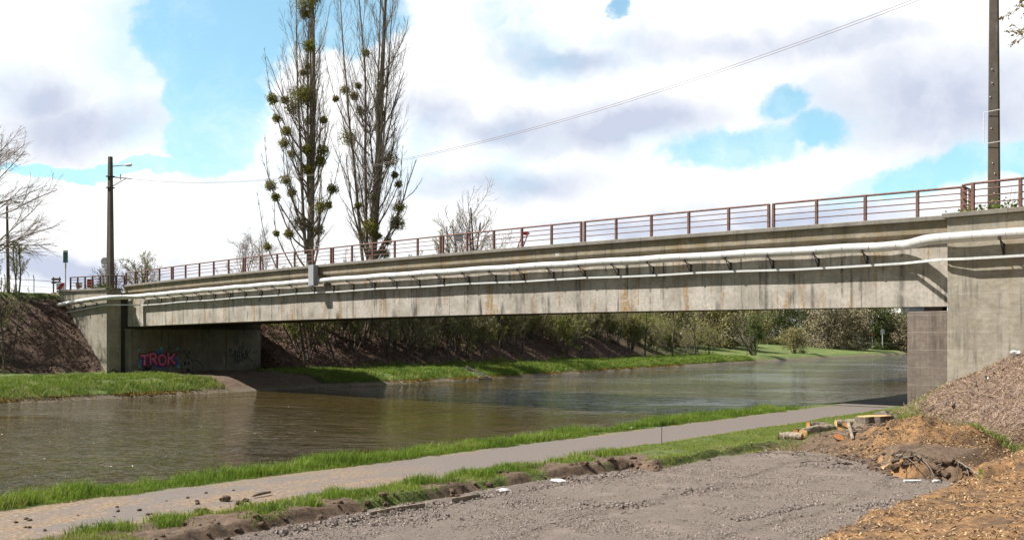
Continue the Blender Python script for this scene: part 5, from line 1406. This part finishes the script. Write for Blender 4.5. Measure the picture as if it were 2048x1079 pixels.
def roots():
    rng = rs(46)
    for i in range(26):
        j = rng.randint(13, 16); t = rng.rand(); c2 = GV[j]*(1-t)+GV[j+1]*t+FW*.12
        z = zat(c2+FW*.15); P = [np.array([c2[0], c2[1], z])+np.append(FW*.15, .02), np.array([c2[0], c2[1], z+.02])]
        d = rng.randn(2)*.16
        P.append(P[1]+np.array([d[0]-FW[0]*.12, d[1]-FW[1]*.12, -.10-.1*rng.rand()])); P.append(P[2]+np.array([d[0]*.8, d[1]*.8, -.10-.1*rng.rand()]))
        b = MB(); b.tube(curve(P, 8), np.linspace(.013, .004, 8), 5); o = b.build('root', M['twig'] if i % 2 else M['darkbark']); tag(o, 'torn thin root hanging over the ochre trench wall', 'root', 'torn roots over the trench wall')
roots()
def clods():
    rng = rs(55)
    named = [(451, 997, .075, 'biggest dark soil clod on the muddy path'), (479, 1004, .055, 'second dark clod on the muddy path, right below the biggest'), (492, 998, .045, 'round clod rightmost of the three large ones on the path'),
             (395, 1019, .05, 'low double clod on the path left of the large three'), (410, 1019, .05, 'clod just right of the low double clod on the path'), (505, 1011, .035, 'small clod below the end of the stick on the path')]
    for x, y, r, lab in named:
        c2 = at(x, y+3, .94); o = lumpy('soil_clod', (c2[0], c2[1], zat(c2)+r*.45), r, rng, M['clod'], None, .8, 3, .6, 2.2); tag(o, lab, 'clod', 'soil clods on the path')
    for i in range(46):
        x, y = rng.uniform(20, 560), 0; y0 = 1030-.133*x; y1 = 1089-.149*x+50; y = rng.uniform(y0+8, min(y1, 1075))
        c2 = at(x, y, .94); r = rng.uniform(.012, .035); o = lumpy('soil_crumb', (c2[0], c2[1], zat(c2)+r*.3), r, rng, M['clod'], None, .7, 2, .5, 2.2); tag(o, 'small crumb of dark soil scattered on the muddy path', 'clod', 'soil crumbs scattered on the path')
    # ragged clods along the dug edge
    for i in range(110):
        t = rng.rand(); j = rng.randint(0, 9); c2 = GV[j]*(1-t)+GV[j+1]*t; c2 = c2+rng.randn(2)*.16+np.array([-.10, .0])
        if c2[1] < -30: continue
        r = .018+.05*rng.rand()**2; o = lumpy('edge_clod', (c2[0], c2[1], zat(c2)+r*.2), r, rng, M['clod'], None, .75, 2, .6, 2.4, (1.2, .9)); tag(o, 'dark clod of torn earth along the edge of the dug gravel bed', 'clod', 'torn clods along the dug edge')
    for i in range(190):
        j = rng.randint(12, 16); t = rng.rand(); c2 = GV[j]*(1-t)+GV[j+1]*t+rng.randn(2)*.10+FW*rng.uniform(.10, .34)
        r = .02+.075*rng.rand()**2; o = lumpy('edge_clod', (c2[0], c2[1], zat(c2)+r*.1), r, rng, M['clod'], None, .75, 2, .6, 2.4, (1.3, .9)); tag(o, 'dark clod of torn earth above the ochre trench wall', 'clod', 'torn clods above the trench wall')
    a, e = np.append(at(505, 993, .95), .965), np.append(at(541, 986, .95), .975); b = MB(); b.tube(curve([a, (a+e)/2+[0, 0, .01], e], 6), [.012, .02, .022, .024, .02, .018], 7); o = b.build('stick', M['darkbark']); tag(o, 'short dark stick lying on the muddy path beside the clods', 'stick')
clods()
def small_things():
    rng = rs(66)
    # stones
    for x, y, r, lab in ((1008, 974, .085, 'flat white stone at the gravel edge, nearer the middle of the picture'), (1117, 955, .095, 'flat white stone at the gravel edge, the one farther right'), (1262, 858, .08, 'flat pale stone at the canal-side edge of the path')):
        c2 = at(x, y, .92); o = lumpy('white_stone', (c2[0], c2[1], zat(c2)+.03), r, rng, M['white'] if y > 900 else M['rock'], None, .35, 3, .4, 1.6, (1.6, .8)); tag(o, lab, 'stone')
    # timber edging boards in the cut
    for i, (x0, y0, x1, y1, lab) in enumerate(((742, 1017, 782, 1009, 'left one of the thin timber edging boards in the dug edge'), (782, 1009, 852, 999, 'longer timber edging board right of the left one in the dug edge'), (905, 990, 962, 981, 'timber edging board below the dark clods at mid dug edge'))):
        a, e = at(x0, y0, .97), at(x1, y1, .97); d = (e-a)/np.linalg.norm(e-a); L = np.linalg.norm(e-a); c = (a+e)/2+np.array([-.03, .0])
        b = MB(); b.box((c[0]-L/2, c[1]-.012, .80), (c[0]+L/2, c[1]+.012, .925), math.atan2(d[1], d[0])); o = b.build('edging_board', M['palebark']); tag(o, lab, 'board', 'timber edging boards in the dug edge')
    # white pieces at the foot of the trench wall
    for x0, x1, y, lab in ((1808, 1842, 961, 'long thin white strip at the foot of the ochre trench wall'), (1866, 1880, 961, 'short white strip right of the long one below the trench wall')):
        a, e = at(x0, y, .9), at(x1, y, .9); b = MB(); b.tube([np.append(a, .905), np.append((a+e)/2, .90), np.append(e, .905)], [.022, .03, .02], 7); o = b.build('white_strip', M['white']); tag(o, lab, 'strip')
    c2 = at(1775, 928, 1.0); o = lumpy('wood_offcut', (c2[0], c2[1], zat(c2)+.06), .11, rng, M['cutwood'], None, .4, 2, .3, 1.5, (1.6, .6)); tag(o, 'pale wood offcut at the left corner of the trench wall', 'wood')
    # fluorescent ribbon on a peg
    c2 = at(1961, 953, 1.0); z = zat(c2); t = thing('marker_ribbon', 'fluorescent yellow-green ribbon hanging at the trench wall', 'ribbon', (c2[0], c2[1], z))
    neon = material('neon_ribbon', lambda t_: {'Base Color': (.50, .78, .03, 1), 'Roughness': .6}); b = MB()
    zt = z+.30; V = []
    n = 12
    for i in range(n):
        f = i/(n-1); x = c2[0]+RT[0]*(-.05+.06*f+.03*math.sin(f*11)); y = c2[1]+RT[1]*(-.05+.06*f+.03*math.sin(f*11)); wv = .018+.012*math.sin(f*17)**2
        for k in (-1, 1): V.append((x+RT[0]*wv*k-FW[0]*.05, y+RT[1]*wv*k-FW[1]*.05, zt-f*.33))
    b.add(V, np.array([[2*i, 2*i+1, 2*i+3, 2*i+2] for i in range(n-1)])); b.build('ribbon_band', neon, t)
    b = MB(); b.tube([(c2[0], c2[1], z-.1), (c2[0]-.02, c2[1], zt+.02)], .008, 5); b.build('peg', M['twig'], t)
    # thin stakes
    c2 = at(1323, 890, .96); z = zat(c2); b = MB(); b.tube([(c2[0], c2[1], z-.1), (c2[0]+.01, c2[1], z+.48)], .0085, 6); o = b.build('iron_stake', M['iron']); tag(o, 'very thin upright iron stake at the grass edge of the path', 'stake')
    c2 = at(1894, 1092, 1.25); z = zat(c2); b = MB(); b.tube([(c2[0], c2[1], z-.1), (c2[0], c2[1], z+.16)], .012, 6); o = b.build('iron_stake', M['iron']); tag(o, 'stubby dark stake poking from the chip bank at the bottom edge', 'stake')
    # litter on the slope
    cols = {'white': M['white'], 'blue': flat('pale_blue_plastic', (.55, .68, .74), .5), 'red': flat('red_white_wrapper', (.62, .22, .22), .5), 'grey': M['boxgrey']}
    for x, y, r, c, lab in ((2034, 708, .15, 'white', 'white crumpled paper high on the slope at the right edge'), (1962, 752, .085, 'blue', 'pale blue scrap of litter in the middle of the slope'), (1975, 757, .07, 'white', 'small white scrap right below the pale blue litter'),
                            (1881, 792, .085, 'grey', 'greyish-white crumpled litter low on the slope by the pier'), (1917, 779, .07, 'red', 'reddish wrapper on the slope by the abutment'), (1949, 757, .05, 'white', 'tiny white scrap left of the pale blue litter'), (1794, 837, .06, 'red', 'pinkish scrap behind the chip heap beside the stump'), (1938, 806, .06, 'grey', 'grey scrap in the lower middle of the slope')):
        lo, hi = 5., 60.
        for _ in range(40):
            m = (lo+hi)/2; p = at_depth(x, y+2, m)
            if p[2] > zat(p) if p[1] < 1.2 else False: lo = m
            else: hi = m
        p = at_depth(x, y+2, lo); o = lumpy('litter', (p[0], p[1], zat(p)+r*.4), r, rng, cols[c], None, .6, 2, .8, 2.5, (1.4, .8)); tag(o, lab, 'litter', 'litter on the abutment slope')
    # dead stumps of cut shrubs on the slope
    for i in range(26):
        s = rng.uniform(53.4, 58.5); w = rng.uniform(-11, -2.2)
        if 2.03+.449*(s-53)+.259*(w+1.5) < 1.3: continue
        z = zat((s, w)); b = MB(); h = rng.uniform(.08, .2); b.tube([(s, w, z-.05), (s+rng.randn()*.03, w+rng.randn()*.03, z+h*.6), (s+rng.randn()*.06, w+rng.randn()*.06, z+h)], [.05, .035, .02], 6)
        o = b.build('cut_shrub_stub', M['darkbark']); tag(o, 'short dark stub of a cut shrub on the littered abutment slope', 'stub', 'cut shrub stubs on the abutment slope')
    # stone steps on the far bank
    p0, p1 = at(985, 757, .05), at(957, 733, .95); t = thing('stone_steps', 'dark stone steps going down to the water on the far bank', 'steps', (p0[0], p0[1], 0))
    w0 = p0[1]; sh = float(shore(w0)); 
    for i in range(8):
        b = MB(); a = sh+.15-i*.42; z = .10+i*.125; b.box((a-.46, w0-.75, z-.4), (a, w0+.75, z), 0, .015); b.build('step', M['soffit'], t)
    for k in (-.85, .85):
        b = MB(); b.add([(sh+.1, w0+k-.1, -.2), (sh+.1, w0+k+.1, -.2), (sh+.1, w0+k+.1, .10), (sh+.1, w0+k-.1, .10), (sh-3.2, w0+k-.1, .6), (sh-3.2, w0+k+.1, .6), (sh-3.2, w0+k+.1, 1.16), (sh-3.2, w0+k-.1, 1.16)],
              np.array([[0, 1, 2, 3], [4, 5, 6, 7], [0, 1, 5, 4], [1, 2, 6, 5], [2, 3, 7, 6], [3, 0, 4, 7]])); b.build('side_kerb', M['soffit'], t)
    # stones at the waterline
    for x, y, r, lab in ((735, 764, .30, 'greyish boulder at the far waterline, under the mossy edge left of the steps'), (905, 753, .28, 'grey boulder at the far waterline just left of the steps'), (1722, 706, .9, 'heap of pale stones at the far waterline near the right pier'), (1795, 704, .8, 'grey slab at the far waterline beside the right pier')):
        c2 = at(x, y, .1); o = lumpy('bank_stone', (c2[0], c2[1], .12), r, rng, M['rock'], None, .5, 3, .5, 2.0, (1.5, .8)); tag(o, lab, 'stone')
    # green weeds on the right abutment coping
    for x, w_, lab in ((54.65, -.75, 'bright green weed clump right of the tall pole foot on the abutment'), (53.65, -.65, 'low green weeds left of the tall pole foot on the abutment')):
        t = thing('weed_clump', lab, 'plant', (x, w_, 7.5)); q = np.array([x, w_, 7.55])+rng.randn(420, 3)*[.30, .12, .12]; q[:, 2] = 7.5+np.abs(q[:, 2]-7.55)*1.6
        leaves_mesh('leaves', q, .10, rng, M['grass'], t, -.5); b = MB()
        for i in range(12): b.tube([(x+rng.randn()*.15, w_, 7.48), (x+rng.randn()*.3, w_+rng.randn()*.1, 7.5+rng.rand()*.9)], .006, 3)
        b.build('stems', M['twiggreen'], t)
    t = thing('ivy_clump', 'dark ivy spilling over the left abutment coping by the lamp pole', 'plant', (-8.2, -1.3, 7.5)); q = np.array([-8.4, -1.35, 7.55])+rng.randn(700, 3)*[.8, .15, .16]
    leaves_mesh('leaves', q, .12, rng, M['darkleaf'], t, .3); b = MB(); b.tube([(-7.4, -1.2, 7.52), (-8.3, -1.3, 7.55), (-9.6, -1.35, 7.54)], .02, 5); b.build('stems', M['twig'], t)
small_things()
